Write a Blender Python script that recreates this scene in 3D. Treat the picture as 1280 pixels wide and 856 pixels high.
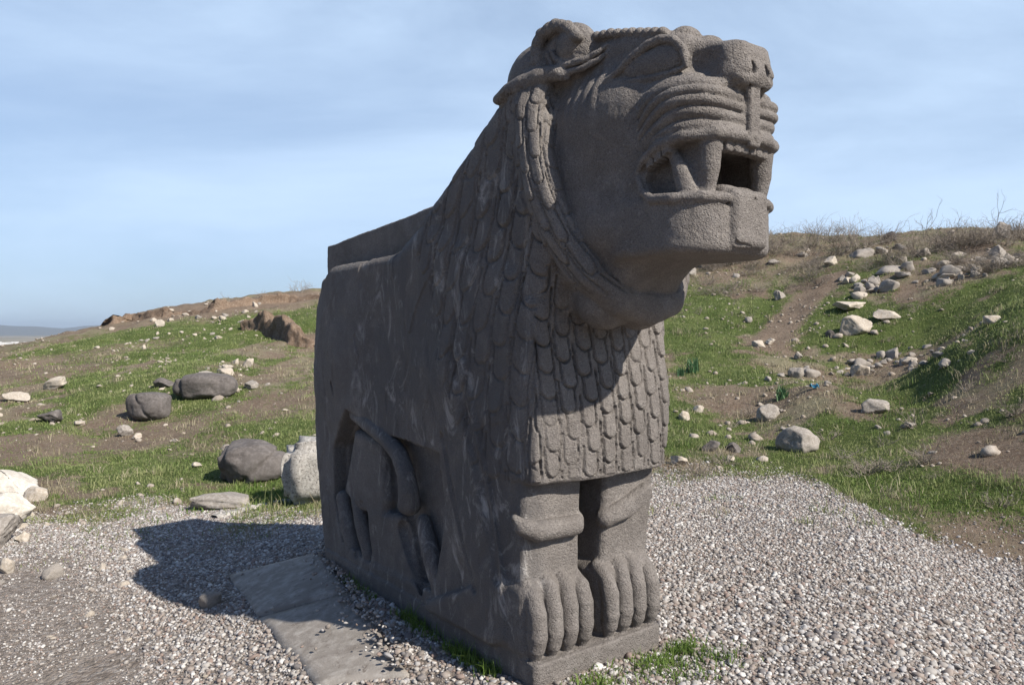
import bpy, bmesh, math
import numpy as np
from mathutils import Vector

R = math.radians
for o in list(bpy.data.objects):
    bpy.data.objects.remove(o)
scene = bpy.context.scene
COL = scene.collection

# ------------------------------------------------------------------ camera
EYE = 1.65
FPX = 940.0                                   # focal length in pixels of a 1280 px wide frame
cam_d = bpy.data.cameras.new('camera')
cam_d.sensor_width = 36.0
cam_d.lens = 36.0 * FPX / 1280.0
cam_d.clip_start = 0.05
cam_d.clip_end = 60000.0
cam = bpy.data.objects.new('camera', cam_d)
COL.objects.link(cam)
PITCH = math.atan(13.0 / FPX)
cam.location = (0, 0, EYE)
cam.rotation_euler = (R(90) - PITCH, 0, 0)
scene.camera = cam

# ------------------------------------------------------------------ sky, sun, exposure
TO_SUN = Vector((0.952, -0.771, 1.0)).normalized()
SUN_EL = math.asin(TO_SUN.z)
SUN_AZ = math.atan2(TO_SUN.x, TO_SUN.y)
world = bpy.data.worlds.new('World')
scene.world = world
world.use_nodes = True
wn, wl = world.node_tree.nodes, world.node_tree.links
wn.clear()
sky = wn.new('ShaderNodeTexSky')
sky.sky_type = 'NISHITA'
sky.sun_disc = False
sky.sun_elevation = SUN_EL
sky.sun_rotation = SUN_AZ
sky.air_density = 1.0
sky.dust_density = 1.0
sky.ozone_density = 2.0
wtc = wn.new('ShaderNodeTexCoord')
wmp = wn.new('ShaderNodeMapping')
wmp.inputs['Scale'].default_value = (0.8, 0.8, 2.7)
wmp.inputs['Rotation'].default_value = (0.0, R(-5), 0.0)
wl.new(wtc.outputs['Generated'], wmp.inputs['Vector'])
wnz = wn.new('ShaderNodeTexNoise')
wnz.inputs['Scale'].default_value = 1.3
wnz.inputs['Detail'].default_value = 7.0
wnz.inputs['Roughness'].default_value = 0.58
wnz.inputs['Distortion'].default_value = 0.35
wl.new(wmp.outputs['Vector'], wnz.inputs['Vector'])
wcr = wn.new('ShaderNodeMapRange')
wcr.interpolation_type = 'SMOOTHSTEP'
wcr.inputs['From Min'].default_value = 0.33
wcr.inputs['From Max'].default_value = 0.74
wcr.inputs['To Min'].default_value = 0.46
wcr.inputs['To Max'].default_value = 0.93
wl.new(wnz.outputs['Fac'], wcr.inputs['Value'])
wmix = wn.new('ShaderNodeMix')
wmix.data_type = 'RGBA'
wsx = wn.new('ShaderNodeSeparateXYZ')
wl.new(wtc.outputs['Generated'], wsx.inputs['Vector'])
wfr = wn.new('ShaderNodeMapRange')                       # the cirrus sheet covers the northern sky, the south is clear
wfr.interpolation_type = 'SMOOTHSTEP'
wfr.inputs['From Min'].default_value = 0.15
wfr.inputs['From Max'].default_value = 0.75
wl.new(wsx.outputs['Y'], wfr.inputs['Value'])
wmu = wn.new('ShaderNodeMath')
wmu.operation = 'MULTIPLY'
wl.new(wcr.outputs['Result'], wmu.inputs[0])
wl.new(wfr.outputs['Result'], wmu.inputs[1])
wl.new(wmu.outputs[0], wmix.inputs['Factor'])
wtint = wn.new('ShaderNodeMix')
wtint.data_type = 'RGBA'
wtint.blend_type = 'MULTIPLY'
wtint.inputs['Factor'].default_value = 1.0
wl.new(sky.outputs['Color'], wtint.inputs[6])
wtint.inputs[7].default_value = (0.95, 1.14, 1.42, 1)
wl.new(wtint.outputs[2], wmix.inputs[6])
wmix.inputs[7].default_value = (9.2, 11.8, 15.2, 1)       # thin cirrus, in sky units
wbg = wn.new('ShaderNodeBackground')
wbg.inputs['Strength'].default_value = 0.054
wl.new(wmix.outputs[2], wbg.inputs['Color'])
wout = wn.new('ShaderNodeOutputWorld')
wl.new(wbg.outputs['Background'], wout.inputs['Surface'])

sun_d = bpy.data.lights.new('sun', 'SUN')
sun_d.energy = 5.0
sun_d.angle = R(0.53)
sun_d.color = (1.0, 0.94, 0.85)
sun = bpy.data.objects.new('sun', sun_d)
COL.objects.link(sun)
sun.rotation_euler = (-TO_SUN).to_track_quat('-Z', 'Y').to_euler()
sun.location = TO_SUN * 50

vs = scene.view_settings
vs.view_transform = 'Standard'
vs.look = 'None'
vs.gamma = 1.0
vs.use_curve_mapping = False
vs.exposure = 0.5

# ------------------------------------------------------------------ helpers
rng = np.random.default_rng(7)


def tag(o, label=None, cat=None, group=None, kind=None):
    if label: o['label'] = label
    if cat: o['category'] = cat
    if group: o['group'] = group
    if kind: o['kind'] = kind
    return o


def link(o, parent=None):
    COL.objects.link(o)
    if parent is not None:
        o.parent = parent
    return o


def mesh_np(name, V, Fq, mat, parent=None, normals=None, smooth=True):
    """mesh object from numpy arrays; Fq is (n,3) or (n,4)"""
    V = np.asarray(V, np.float32); Fq = np.asarray(Fq, np.int32)
    me = bpy.data.meshes.new(name)
    k = Fq.shape[1]
    me.vertices.add(len(V)); me.vertices.foreach_set('co', V.ravel())
    me.loops.add(Fq.size); me.loops.foreach_set('vertex_index', Fq.ravel())
    me.polygons.add(len(Fq))
    me.polygons.foreach_set('loop_start', np.arange(0, Fq.size, k, dtype=np.int32))
    me.polygons.foreach_set('loop_total', np.full(len(Fq), k, np.int32))
    me.polygons.foreach_set('use_smooth', np.full(len(Fq), smooth))
    me.update(calc_edges=True)
    if normals is not None:
        me.normals_split_custom_set_from_vertices(np.asarray(normals, np.float32).tolist())
    if mat is not None:
        me.materials.append(mat)
    return link(bpy.data.objects.new(name, me), parent)


def ss(a, b, x):
    t = np.clip((x - a) / (b - a), 0, 1)
    return t * t * (3 - 2 * t)


_LAT = np.random.default_rng(11).random((64, 64, 64)).astype(np.float32)


def vnoise(P, scale=1.0):
    """smooth value noise in -1..1 for points (n,3)"""
    q = np.asarray(P, np.float64) * scale
    i = np.floor(q).astype(np.int64); f = (q - i).astype(np.float32); f = f * f * (3 - 2 * f)
    i0 = i & 63; i1 = (i + 1) & 63
    x0, y0, z0 = i0[..., 0], i0[..., 1], i0[..., 2]; x1, y1, z1 = i1[..., 0], i1[..., 1], i1[..., 2]
    fx, fy, fz = f[..., 0], f[..., 1], f[..., 2]
    L = _LAT
    a = L[x0, y0, z0] * (1 - fx) + L[x1, y0, z0] * fx
    b = L[x0, y1, z0] * (1 - fx) + L[x1, y1, z0] * fx
    c = L[x0, y0, z1] * (1 - fx) + L[x1, y0, z1] * fx
    d = L[x0, y1, z1] * (1 - fx) + L[x1, y1, z1] * fx
    return ((a * (1 - fy) + b * fy) * (1 - fz) + (c * (1 - fy) + d * fy) * fz) * 2 - 1


def fbm(P, scale, octaves=4, gain=0.5):
    s = 0.0; a = 1.0; P = np.asarray(P, np.float64)
    for k in range(octaves):
        s = s + a * vnoise(P + 17.3 * k, scale * 2.03 ** k); a *= gain
    return s


# ------------------------------------------------------------------ material helpers
def new_mat(name):
    m = bpy.data.materials.new(name)
    m.use_nodes = True
    n, l = m.node_tree.nodes, m.node_tree.links
    b = n['Principled BSDF']
    b.inputs['Specular IOR Level'].default_value = 0.25
    return m, n, l, b


def n_noise(n, l, vec, scale, detail=5.0, rough=0.55, dist=0.0):
    t = n.new('ShaderNodeTexNoise')
    t.inputs['Scale'].default_value = scale
    t.inputs['Detail'].default_value = detail
    t.inputs['Roughness'].default_value = rough
    t.inputs['Distortion'].default_value = dist
    l.new(vec, t.inputs['Vector'])
    return t.outputs['Fac']


def n_range(n, l, v, a, b, lo=0.0, hi=1.0):
    t = n.new('ShaderNodeMapRange')
    t.inputs['From Min'].default_value = a; t.inputs['From Max'].default_value = b
    t.inputs['To Min'].default_value = lo; t.inputs['To Max'].default_value = hi
    l.new(v, t.inputs['Value'])
    return t.outputs['Result']


def n_mix(n, l, fac, a, b, mode='MIX'):
    t = n.new('ShaderNodeMix'); t.data_type = 'RGBA'; t.blend_type = mode
    for s, v in ((t.inputs['Factor'], fac), (t.inputs[6], a), (t.inputs[7], b)):
        if isinstance(v, (int, float)): s.default_value = v
        elif isinstance(v, tuple): s.default_value = (*v, 1.0)
        else: l.new(v, s)
    return t.outputs[2]


def n_math(n, l, op, a, b=None):
    t = n.new('ShaderNodeMath'); t.operation = op
    for s, v in ((t.inputs[0], a), (t.inputs[1], b)):
        if v is None: continue
        if isinstance(v, (int, float)): s.default_value = v
        else: l.new(v, s)
    return t.outputs[0]


def n_bump(n, l, h, strength, dist, normal=None):
    t = n.new('ShaderNodeBump')
    t.inputs['Strength'].default_value = strength
    t.inputs['Distance'].default_value = dist
    l.new(h, t.inputs['Height'])
    if normal is not None: l.new(normal, t.inputs['Normal'])
    return t.outputs['Normal']


def stone_mat(name, c_dark, c_mid, c_light, scale=1.0, spots=None, spot_lo=0.62, spot_hi=0.68, bump=0.5, pit=1.0, stain=None):
    """procedural stone: broad mottling, fine grain, optional lichen spots and stains, pitted bump"""
    m, n, l, b = new_mat(name)
    tc = n.new('ShaderNodeTexCoord').outputs['Object']
    big = n_noise(n, l, tc, 1.7 * scale, 6, 0.6, 0.4)
    mid = n_noise(n, l, tc, 11 * scale, 6, 0.62)
    fine = n_noise(n, l, tc, 95 * scale, 3, 0.6)
    c = n_mix(n, l, n_range(n, l, big, 0.3, 0.7), c_dark, c_mid)
    c = n_mix(n, l, n_range(n, l, mid, 0.45, 0.75), c, c_light)
    c = n_mix(n, l, n_range(n, l, fine, 0.3, 0.75, 0.0, 0.55), c, n_mix(n, l, 0.5, c, c_dark), 'MIX')
    if stain:
        s = n_noise(n, l, tc, 2.6 * scale, 8, 0.68, 0.8)
        c = n_mix(n, l, n_range(n, l, s, 0.56, 0.66, 0, 0.8), c, stain)
    if spots:
        s = n_noise(n, l, tc, 14 * scale, 8, 0.7, 0.6)
        c = n_mix(n, l, n_range(n, l, s, spot_lo, spot_hi, 0, 0.85), c, spots)
    l.new(c, b.inputs['Base Color'])
    b.inputs['Roughness'].default_value = 0.88
    vor = n.new('ShaderNodeTexVoronoi'); vor.inputs['Scale'].default_value = 120 * scale
    l.new(tc, vor.inputs['Vector'])
    pits = n_range(n, l, vor.outputs['Distance'], 0.0, 0.35, 0.0, 1.0)
    h = n_math(n, l, 'ADD', n_math(n, l, 'MULTIPLY', pits, 0.5 * pit), n_math(n, l, 'MULTIPLY', mid, 1.2))
    h = n_math(n, l, 'ADD', h, n_math(n, l, 'MULTIPLY', fine, 0.9))
    l.new(n_bump(n, l, h, bump, 0.012 / scale), b.inputs['Normal'])
    return m
LION_H = 0.006


def basalt_mat():
    """old basalt: fine grained brown grey, mineral streaks, blue black weathered skin in patches"""
    m, n, l, b = new_mat('basalt')
    tc = n.new('ShaderNodeTexCoord').outputs['Object']
    big = n_noise(n, l, tc, 1.6, 7, 0.62, 0.5)
    mid = n_noise(n, l, tc, 9, 7, 0.65)
    fine = n_noise(n, l, tc, 70, 4, 0.7)
    grain = n_noise(n, l, tc, 190, 2, 0.6)
    c = n_mix(n, l, n_range(n, l, big, 0.32, 0.68), (0.154, 0.136, 0.122), (0.236, 0.211, 0.191))
    c = n_mix(n, l, n_range(n, l, mid, 0.48, 0.75, 0, 0.8), c, (0.295, 0.268, 0.245))
    c = n_mix(n, l, n_range(n, l, grain, 0.40, 0.72, 0, 0.75), c, (0.080, 0.070, 0.064))
    c = n_mix(n, l, n_range(n, l, fine, 0.58, 0.76, 0, 0.7), c, (0.37, 0.34, 0.31))
    geo = n.new('ShaderNodeNewGeometry')
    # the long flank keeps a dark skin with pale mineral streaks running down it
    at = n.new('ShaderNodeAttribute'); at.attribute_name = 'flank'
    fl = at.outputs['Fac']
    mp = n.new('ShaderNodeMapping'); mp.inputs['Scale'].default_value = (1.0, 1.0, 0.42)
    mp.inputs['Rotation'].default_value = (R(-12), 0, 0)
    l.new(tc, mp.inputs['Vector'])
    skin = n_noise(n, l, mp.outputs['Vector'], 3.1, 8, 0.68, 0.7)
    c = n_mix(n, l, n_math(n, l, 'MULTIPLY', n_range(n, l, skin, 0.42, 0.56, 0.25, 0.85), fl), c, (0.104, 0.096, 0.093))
    stre = n_noise(n, l, mp.outputs['Vector'], 6.5, 12, 0.76, 1.3)
    c = n_mix(n, l, n_math(n, l, 'MULTIPLY', n_range(n, l, stre, 0.535, 0.66, 0, 0.85), fl), c, (0.40, 0.375, 0.35))
    l.new(c, b.inputs['Base Color'])
    l.new(n_range(n, l, skin, 0.4, 0.6, 0.85, 0.68), b.inputs['Roughness'])
    vor = n.new('ShaderNodeTexVoronoi'); vor.inputs['Scale'].default_value = 105
    l.new(tc, vor.inputs['Vector'])
    pits = n_range(n, l, vor.outputs['Distance'], 0.0, 0.38)
    h = n_math(n, l, 'ADD', n_math(n, l, 'MULTIPLY', pits, 0.55), n_math(n, l, 'MULTIPLY', mid, 1.1))
    h = n_math(n, l, 'ADD', h, n_math(n, l, 'MULTIPLY', fine, 1.1))
    l.new(n_bump(n, l, h, 0.85, 0.012), b.inputs['Normal'])
    return m


M_BASALT = basalt_mat()

# ================================================================== THE LION (implicit sculpture, meshed with surface nets)
H = LION_H
GX = np.arange(-0.16, 1.10, H, dtype=np.float32)
GY = np.arange(-1.02, 2.74, H, dtype=np.float32)
GZ = np.arange(-0.10, 3.18, H, dtype=np.float32)
FLD = np.full((len(GX), len(GY), len(GZ)), 1.0, np.float32)
LAB = np.zeros(FLD.shape, np.int8)
(L_BODY, L_BLOCK, L_PLINTH, L_MANE, L_CHEST, L_RUFF, L_HEAD, L_MUZ, L_JAW, L_NOSE, L_EYE, L_EYE2, L_EAR, L_EAR2,
 L_UF, L_UF2, L_LF, L_LF2, L_TEETH, L_TONGUE, L_LEG, L_LEG2, L_PAW, L_PAW2, L_HIND, L_TAIL, L_BROW, L_BROW2) = range(1, 29)


def blk(lo, hi):
    s = []
    for g, a, b in zip((GX, GY, GZ), lo, hi):
        i0 = int(np.searchsorted(g, a)); i1 = int(np.searchsorted(g, b))
        s.append(slice(max(i0, 0), max(i1, 1)))
    s = tuple(s)
    return s, GX[s[0]][:, None, None], GY[s[1]][None, :, None], GZ[s[2]][None, None, :]


def add(fn, lo, hi, lab, k=0.02, m=None):
    m = k + 0.03 if m is None else m
    s, X, Y, Z = blk([a - m for a in lo], [a + m for a in hi])
    D = fn(X, Y, Z); F = FLD[s]
    w = D < F
    if k > 0:
        h = np.maximum(k - np.abs(F - D), 0) / k
        FLD[s] = np.minimum(F, D) - h * h * k * 0.25
    else:
        FLD[s] = np.minimum(F, D)
    LAB[s][w] = lab


def cut(fn, lo, hi, k=0.015, lab=None):
    m = k + 0.02
    s, X, Y, Z = blk([a - m for a in lo], [a + m for a in hi])
    D = -fn(X, Y, Z); F = FLD[s]
    h = np.maximum(k - np.abs(F - D), 0) / max(k, 1e-6)
    if lab is not None:
        LAB[s][(D > F) & (D < 0.04)] = lab
    FLD[s] = np.maximum(F, D) + h * h * k * 0.25


def rrect(px, py, hx, hy, r):
    qx = np.abs(px) - (hx - r); qy = np.abs(py) - (hy - r)
    return np.minimum(np.maximum(qx, qy), 0) + np.sqrt(np.maximum(qx, 0) ** 2 + np.maximum(qy, 0) ** 2) - r


def inter_round(a, b, r):
    a = a + r; b = b + r
    return np.minimum(np.maximum(a, b), 0) + np.sqrt(np.maximum(a, 0) ** 2 + np.maximum(b, 0) ** 2) - r


def rbox(c, h, r):
    def f(X, Y, Z):
        qx = np.abs(X - c[0]) - (h[0] - r); qy = np.abs(Y - c[1]) - (h[1] - r); qz = np.abs(Z - c[2]) - (h[2] - r)
        return (np.minimum(np.maximum(qx, np.maximum(qy, qz)), 0)
                + np.sqrt(np.maximum(qx, 0) ** 2 + np.maximum(qy, 0) ** 2 + np.maximum(qz, 0) ** 2) - r)
    return f, [a - b for a, b in zip(c, h)], [a + b for a, b in zip(c, h)]


def rcol(x0, x1, y0, y1, r, z0, z1, rz):
    def f(X, Y, Z):
        d2 = rrect(X - (x0 + x1) / 2, Y - (y0 + y1) / 2, (x1 - x0) / 2, (y1 - y0) / 2, r)
        dz = np.abs(Z - (z0 + z1) / 2) - (z1 - z0) / 2
        return inter_round(d2, dz, rz)
    return f, (x0, y0, z0), (x1, y1, z1)


def ell(c, r):
    def f(X, Y, Z):
        a, b, d = (X - c[0]) / r[0], (Y - c[1]) / r[1], (Z - c[2]) / r[2]
        k0 = np.sqrt(a * a + b * b + d * d)
        k1 = np.sqrt((a / r[0]) ** 2 + (b / r[1]) ** 2 + (d / r[2]) ** 2) + 1e-6
        return k0 * (k0 - 1) / k1
    return f, [a - b for a, b in zip(c, r)], [a + b for a, b in zip(c, r)]


def ellr(c, r, az):
    """ellipsoid turned about z"""
    ca, sa = math.cos(az), math.sin(az)

    def f(X, Y, Z):
        dx, dy = X - c[0], Y - c[1]
        a, b, d = (dx * ca + dy * sa) / r[0], (-dx * sa + dy * ca) / r[1], (Z - c[2]) / r[2]
        k0 = np.sqrt(a * a + b * b + d * d)
        k1 = np.sqrt((a / r[0]) ** 2 + (b / r[1]) ** 2 + (d / r[2]) ** 2) + 1e-6
        return k0 * (k0 - 1) / k1
    m = max(r)
    return f, [c[0] - m, c[1] - m, c[2] - r[2]], [c[0] + m, c[1] + m, c[2] + r[2]]


def cap(a, b, ra, rb, sc=(1, 1, 1)):
    a = np.array(a, float); b = np.array(b, float); ab = b - a; s = np.array(sc, float)

    def f(X, Y, Z):
        px, py, pz = (X - a[0]) * s[0], (Y - a[1]) * s[1], (Z - a[2]) * s[2]
        w = ab * s; L2 = float(w @ w) + 1e-9
        t = np.clip((px * w[0] + py * w[1] + pz * w[2]) / L2, 0, 1)
        return (np.sqrt((px - t * w[0]) ** 2 + (py - t * w[1]) ** 2 + (pz - t * w[2]) ** 2) - (ra + (rb - ra) * t)) / max(s)
    r = max(ra, rb) / min(s)
    return f, np.minimum(a, b) - r, np.maximum(a, b) + r


def chain(pts, lab, k=0.015, sub=False, sc=(1, 1, 1)):
    """pts: (x,y,z,r) ..."""
    cs = [cap(p[:3], q[:3], p[3], q[3], sc) for p, q in zip(pts[:-1], pts[1:])]

    def f(X, Y, Z):
        d = None
        for c in cs:
            e = c[0](X, Y, Z)
            d = e if d is None else np.minimum(d, e)
        return d
    lo = np.min([c[1] for c in cs], 0); hi = np.max([c[2] for c in cs], 0)
    if sub:
        cut(f, lo, hi, k)
    else:
        add(f, lo, hi, lab, k)


def poly2(P, u, v):
    """signed distance to polygon P in the (u,v) plane"""
    P = np.asarray(P, float); n = len(P)
    d = None; s = None
    for i in range(n):
        a = P[i]; b = P[i - 1]; ex, ey = b - a
        wx, wy = u - a[0], v - a[1]
        t = np.clip((wx * ex + wy * ey) / (ex * ex + ey * ey), 0, 1)
        dd = (wx - ex * t) ** 2 + (wy - ey * t) ** 2
        d = dd if d is None else np.minimum(d, dd)
        c1 = v >= a[1]; c2 = v < b[1]; c3 = ex * wy > ey * wx
        fl = (c1 & c2 & c3) | (~c1 & ~c2 & ~c3)
        s = fl if s is None else (s ^ fl)
    return np.sqrt(d) * np.where(s, -1.0, 1.0)


def side(P, x0, x1, r):
    """polygon in the (y,z) plane, extruded along x"""
    P = np.asarray(P, float)

    def f(X, Y, Z):
        d2 = poly2(P, Y, Z)
        return inter_round(d2, np.abs(X - (x0 + x1) / 2) - (x1 - x0) / 2, r)
    return f, (x0, P[:, 0].min(), P[:, 1].min()), (x1, P[:, 0].max(), P[:, 1].max())


def mir(pts):
    return [(0.84 - p[0],) + tuple(p[1:]) for p in pts]


# ---- big masses
add(*rcol(-0.012, 0.845, 0.0, 2.38, 0.03, -0.09, 0.115, 0.012), L_PLINTH, 0)
add(*side([(2.42, -0.085), (2.55, 0.5), (2.60, 1.0), (2.60, 1.85), (2.50, 2.03), (2.30, 2.11), (1.4, 2.13), (0.9, 2.2), (0.13, 1.9), (0.13, 0.02)],
          0.0, 0.87, 0.07), L_BODY, 0.0)
add(*ell((0.16, 2.15, 1.45), (0.22, 0.50, 0.62)), L_BODY, 0.10)           # haunch swell
add(*ell((0.17, 0.72, 1.40), (0.21, 0.46, 0.62)), L_BODY, 0.12)           # shoulder swell
add(*side([(2.70, -0.085), (2.70, 2.298), (0.95, 2.408), (0.95, 1.9), (2.35, 1.9), (2.35, -0.085)], 0.155, 0.80, 0.016), L_BLOCK, 0.010)
# neck and mane
add(*side([(1.42, 2.06), (1.10, 2.30), (0.76, 2.53), (0.46, 2.73), (0.25, 2.86), (0.06, 2.90), (-0.05, 2.6), (-0.08, 2.0), (0.03, 1.62), (0.2, 1.2), (0.85, 1.2), (1.25, 1.6)],
          -0.005, 0.86, 0.13), L_MANE, 0.10)
# chest
add(*rcol(-0.012, 0.70, 0.008, 0.5, 0.06, 0.935, 1.80, 0.03), L_CHEST, 0.03)
add(*rcol(0.2, 0.915, 0.0, 0.5, 0.10, 0.935, 1.95, 0.03), L_CHEST, 0.02)
add(*ell((0.50, 0.06, 1.28), (0.45, 0.10, 0.42)), L_CHEST, 0.06)
# gashes in the old surface
for pts in ([(-0.03, 1.86, 1.62, 0.012), (-0.04, 1.80, 1.50, 0.022), (-0.035, 1.83, 1.36, 0.010)], [(-0.03, 1.60, 1.66, 0.014), (-0.04, 1.50, 1.61, 0.018), (-0.03, 1.42, 1.62, 0.010)],
            [(-0.02, 1.20, 1.52, 0.012), (-0.03, 1.13, 1.40, 0.018), (-0.03, 1.10, 1.28, 0.012)], [(-0.04, 2.18, 1.30, 0.010), (-0.05, 2.14, 1.16, 0.018), (-0.03, 2.16, 1.05, 0.01)],
            [(-0.05, 0.55, 0.95, 0.01), (-0.06, 0.50, 0.84, 0.02), (-0.05, 0.48, 0.70, 0.012)]):
    chain(pts, L_BODY, 0.012, sub=True)
# slot between the forelegs and the set-back above the plinth
cut(*rcol(0.375, 0.53, -0.2, 0.62, 0.03, 0.115, 0.925, 0.02), k=0.02)
cut(*rcol(-0.2, 1.1, -0.2, 0.125, 0.0, 0.116, 0.932, 0.0), k=0.006)
# forelegs (re-added with a taper)
for lab, pl, x0, x1, x0b, x1b in ((L_LEG, L_PAW, -0.005, 0.372, -0.005, 0.345), (L_LEG2, L_PAW2, 0.53, 0.90, 0.50, 0.84)):
    def leg(X, Y, Z, x0=x0, x1=x1, x0b=x0b, x1b=x1b):
        t = np.clip((Z - 0.35) / 0.55, 0, 1)
        a = x0b + (x0 - x0b) * t; b = x1b + (x1 - x1b) * t
        return inter_round(np.abs(X - (a + b) / 2) - (b - a) / 2, np.abs(Y - 0.4) - 0.30 + 0.0 * Z, 0.035)
    add(leg, (min(x0, x0b), 0.1, 0.16), (max(x1, x1b), 0.6, 0.97), lab, 0.012, m=0.0)
# wrist folds
chain([(-0.075, 0.075, 0.795, 0.018), (-0.035, 0.07, 0.75, 0.040), (0.05, 0.065, 0.715, 0.050), (0.30, 0.085, 0.70, 0.050), (0.345, 0.12, 0.715, 0.04)], L_LEG, 0.02)
chain([(0.53, 0.10, 0.70, 0.05), (0.66, 0.085, 0.735, 0.055), (0.80, 0.085, 0.80, 0.05)], L_LEG2, 0.02)
cut(*rbox((0.66, -0.01, 0.74), (0.18, 0.055, 0.2), 0.005), k=0.004)        # broken face of the right fold
cut(*ell((0.845, 0.04, 0.815), (0.02, 0.05, 0.045)), k=0.008)
# paws
for pl, xs, x0, x1 in ((L_PAW, -0.02, -0.03, 0.37), (L_PAW2, 0.455, 0.46, 0.86)):
    add(*rcol(x0, x1, 0.055, 0.5, 0.06, 0.10, 0.475, 0.07), pl, 0.03)
    w = 0.0985
    for i in range(4):
        xc = xs + w * (i + 0.5)
        dz = -0.012 * (i - 1.5) ** 2
        chain([(xc, 0.13, 0.475 + dz, 0.038), (xc, 0.066, 0.43 + dz, 0.0435), (xc, 0.036, 0.33, 0.0455), (xc, 0.033, 0.225, 0.0455)], pl, 0.006)
        chain([(xc, 0.033, 0.232, 0.045), (xc, 0.040, 0.175, 0.041), (xc, 0.05, 0.125, 0.025)], pl, 0.005)
        chain([(xc - 0.045, 0.02, 0.225, 0.004), (xc + 0.045, 0.02, 0.225, 0.004)], pl, 0.004, sub=True)
cut(*rcol(0.385, 0.455, -0.2, 0.5, 0.01, 0.118, 0.9, 0.01), k=0.01)

# ---- relief on the flank: recess under the belly, hind leg, tail, claws
cut(*side([(1.99, 1.14), (1.72, 1.06), (1.44, 1.02), (0.83, 0.985), (0.80, 0.62), (0.92, 0.2), (1.75, 0.17), (2.10, 0.22), (2.25, 0.50), (2.25, 0.84)], -0.3, 0.105, 0.01), k=0.02)
cut(*side([(1.98, 1.10), (2.235, 0.86), (2.235, 0.60), (2.12, 0.60), (1.98, 0.84)], -0.3, 0.26, 0.02), k=0.02)
add(*side([(1.97, 1.00), (1.58, 0.96), (1.50, 0.6), (1.55, 0.47), (1.9, 0.47), (2.14, 0.55), (2.06, 0.75)], 0.02, 0.3, 0.05), L_HIND, 0.03)
add(*side([(1.78, 0.5), (1.33, 0.55), (1.12, 0.15), (1.72, 0.12)], 0.015, 0.3, 0.04), L_HIND, 0.03)
chain([(0.055, 2.20, 0.50, 0.05), (0.045, 2.10, 0.33, 0.055), (0.055, 2.0, 0.15, 0.055)], L_HIND, 0.01)
chain([(0.06, 1.99, 0.54, 0.045), (0.05, 1.89, 0.37, 0.052), (0.055, 1.79, 0.19, 0.05)], L_HIND, 0.01)
chain([(0.03, 2.09, 0.53, 0.02), (0.0, 1.90, 0.18, 0.03)], L_HIND, 0.01, sub=True)
chain([(0.02, 1.86, 0.52, 0.02), (0.01, 1.72, 0.24, 0.025)], L_HIND, 0.01, sub=True)
chain([(0.06, 1.12, 0.55, 0.045), (0.045, 1.02, 0.40, 0.055), (0.055, 0.91, 0.20, 0.055)], L_HIND, 0.01)
chain([(0.02, 1.31, 0.47, 0.05), (0.02, 1.21, 0.33, 0.045), (0.03, 1.06, 0.17, 0.035)], L_HIND, 0.01, sub=True)
chain([(0.06, 1.50, 0.88, 0.05), (0.05, 1.42, 0.72, 0.055), (0.06, 1.36, 0.58, 0.04)], L_HIND, 0.012, sub=True)
chain([(0.05, 1.98, 1.10, 0.048), (0.025, 1.75, 1.06, 0.052), (0.02, 1.50, 0.995, 0.053), (0.015, 1.33, 0.92, 0.053), (0.01, 1.235, 0.81, 0.054),
       (0.01, 1.205, 0.71, 0.060), (0.02, 1.215, 0.64, 0.072)], L_TAIL, 0.004)
# foreleg in profile with its paw
add(*side([(0.86, 1.25), (0.72, 0.80), (0.50, 0.36), (0.95, 0.15), (0.93, 0.10), (0.33, 0.105), (0.17, 0.17), (0.22, 0.45), (0.36, 0.9), (0.50, 1.5), (0.72, 1.62)],
          -0.045, 0.2, 0.035), L_BODY, 0.015)
chain([(-0.055, 0.78, 1.08, 0.034), (-0.055, 0.62, 0.68, 0.034), (-0.05, 0.46, 0.36, 0.028)], L_BODY, 0.012, sub=True)
chain([(-0.065, 0.66, 1.55, 0.034), (-0.06, 0.50, 1.15, 0.036), (-0.055, 0.36, 0.80, 0.036), (-0.05, 0.27, 0.45, 0.028)], L_BODY, 0.02, sub=True)
chain([(0.0, 0.97, 0.135, 0.02), (-0.01, 0.6, 0.135, 0.025), (-0.01, 0.30, 0.15, 0.025), (0, 0.22, 0.24, 0.02)], L_BODY, 0.02)

# ---- head
HC = 0.38                                      # lateral middle of the head


def mir(pts):
    return [(2 * HC - p[0],) + tuple(p[1:]) for p in pts]


def tapered(p):
    fn, lo, hi = p

    def f(X, Y, Z):
        k = np.interp(Y, [-0.78, -0.12], [1.26, 0.95]).astype(np.float32) + np.interp(Z, [2.45, 3.0], [0.0, 0.36]).astype(np.float32)
        return fn(HC + (X - HC) * k, Y, Z) / k
    return f, (lo[0] - 0.02, lo[1], lo[2]), (hi[0] + 0.02, hi[1], hi[2])


add(*tapered(side([(0.35, 2.3), (0.35, 2.99), (0.0, 2.99), (-0.30, 2.955), (-0.58, 2.885), (-0.68, 2.82), (-0.69, 2.3)], 0.085, 0.695, 0.085)), L_HEAD, 0.03)
add(*tapered(rcol(0.080, 0.700, -0.76, 0.30, 0.12, 2.0, 2.72, 0.10)), L_HEAD, 0.03)
add(*ell((HC, -0.28, 2.12), (0.29, 0.36, 0.22)), L_HEAD, 0.06)
add(*ell((0.215, -0.22, 2.58), (0.160, 0.34, 0.20)), L_HEAD, 0.04)
add(*ell((2 * HC - 0.215, -0.22, 2.58), (0.160, 0.34, 0.20)), L_HEAD, 0.04)          # cheekbones
for cx_ in (0.205, 2 * HC - 0.205):
    add(*ell((cx_ + 0.02 * np.sign(HC - cx_), -0.33, 2.56), (0.135, 0.24, 0.20)), L_HEAD, 0.10)
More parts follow.
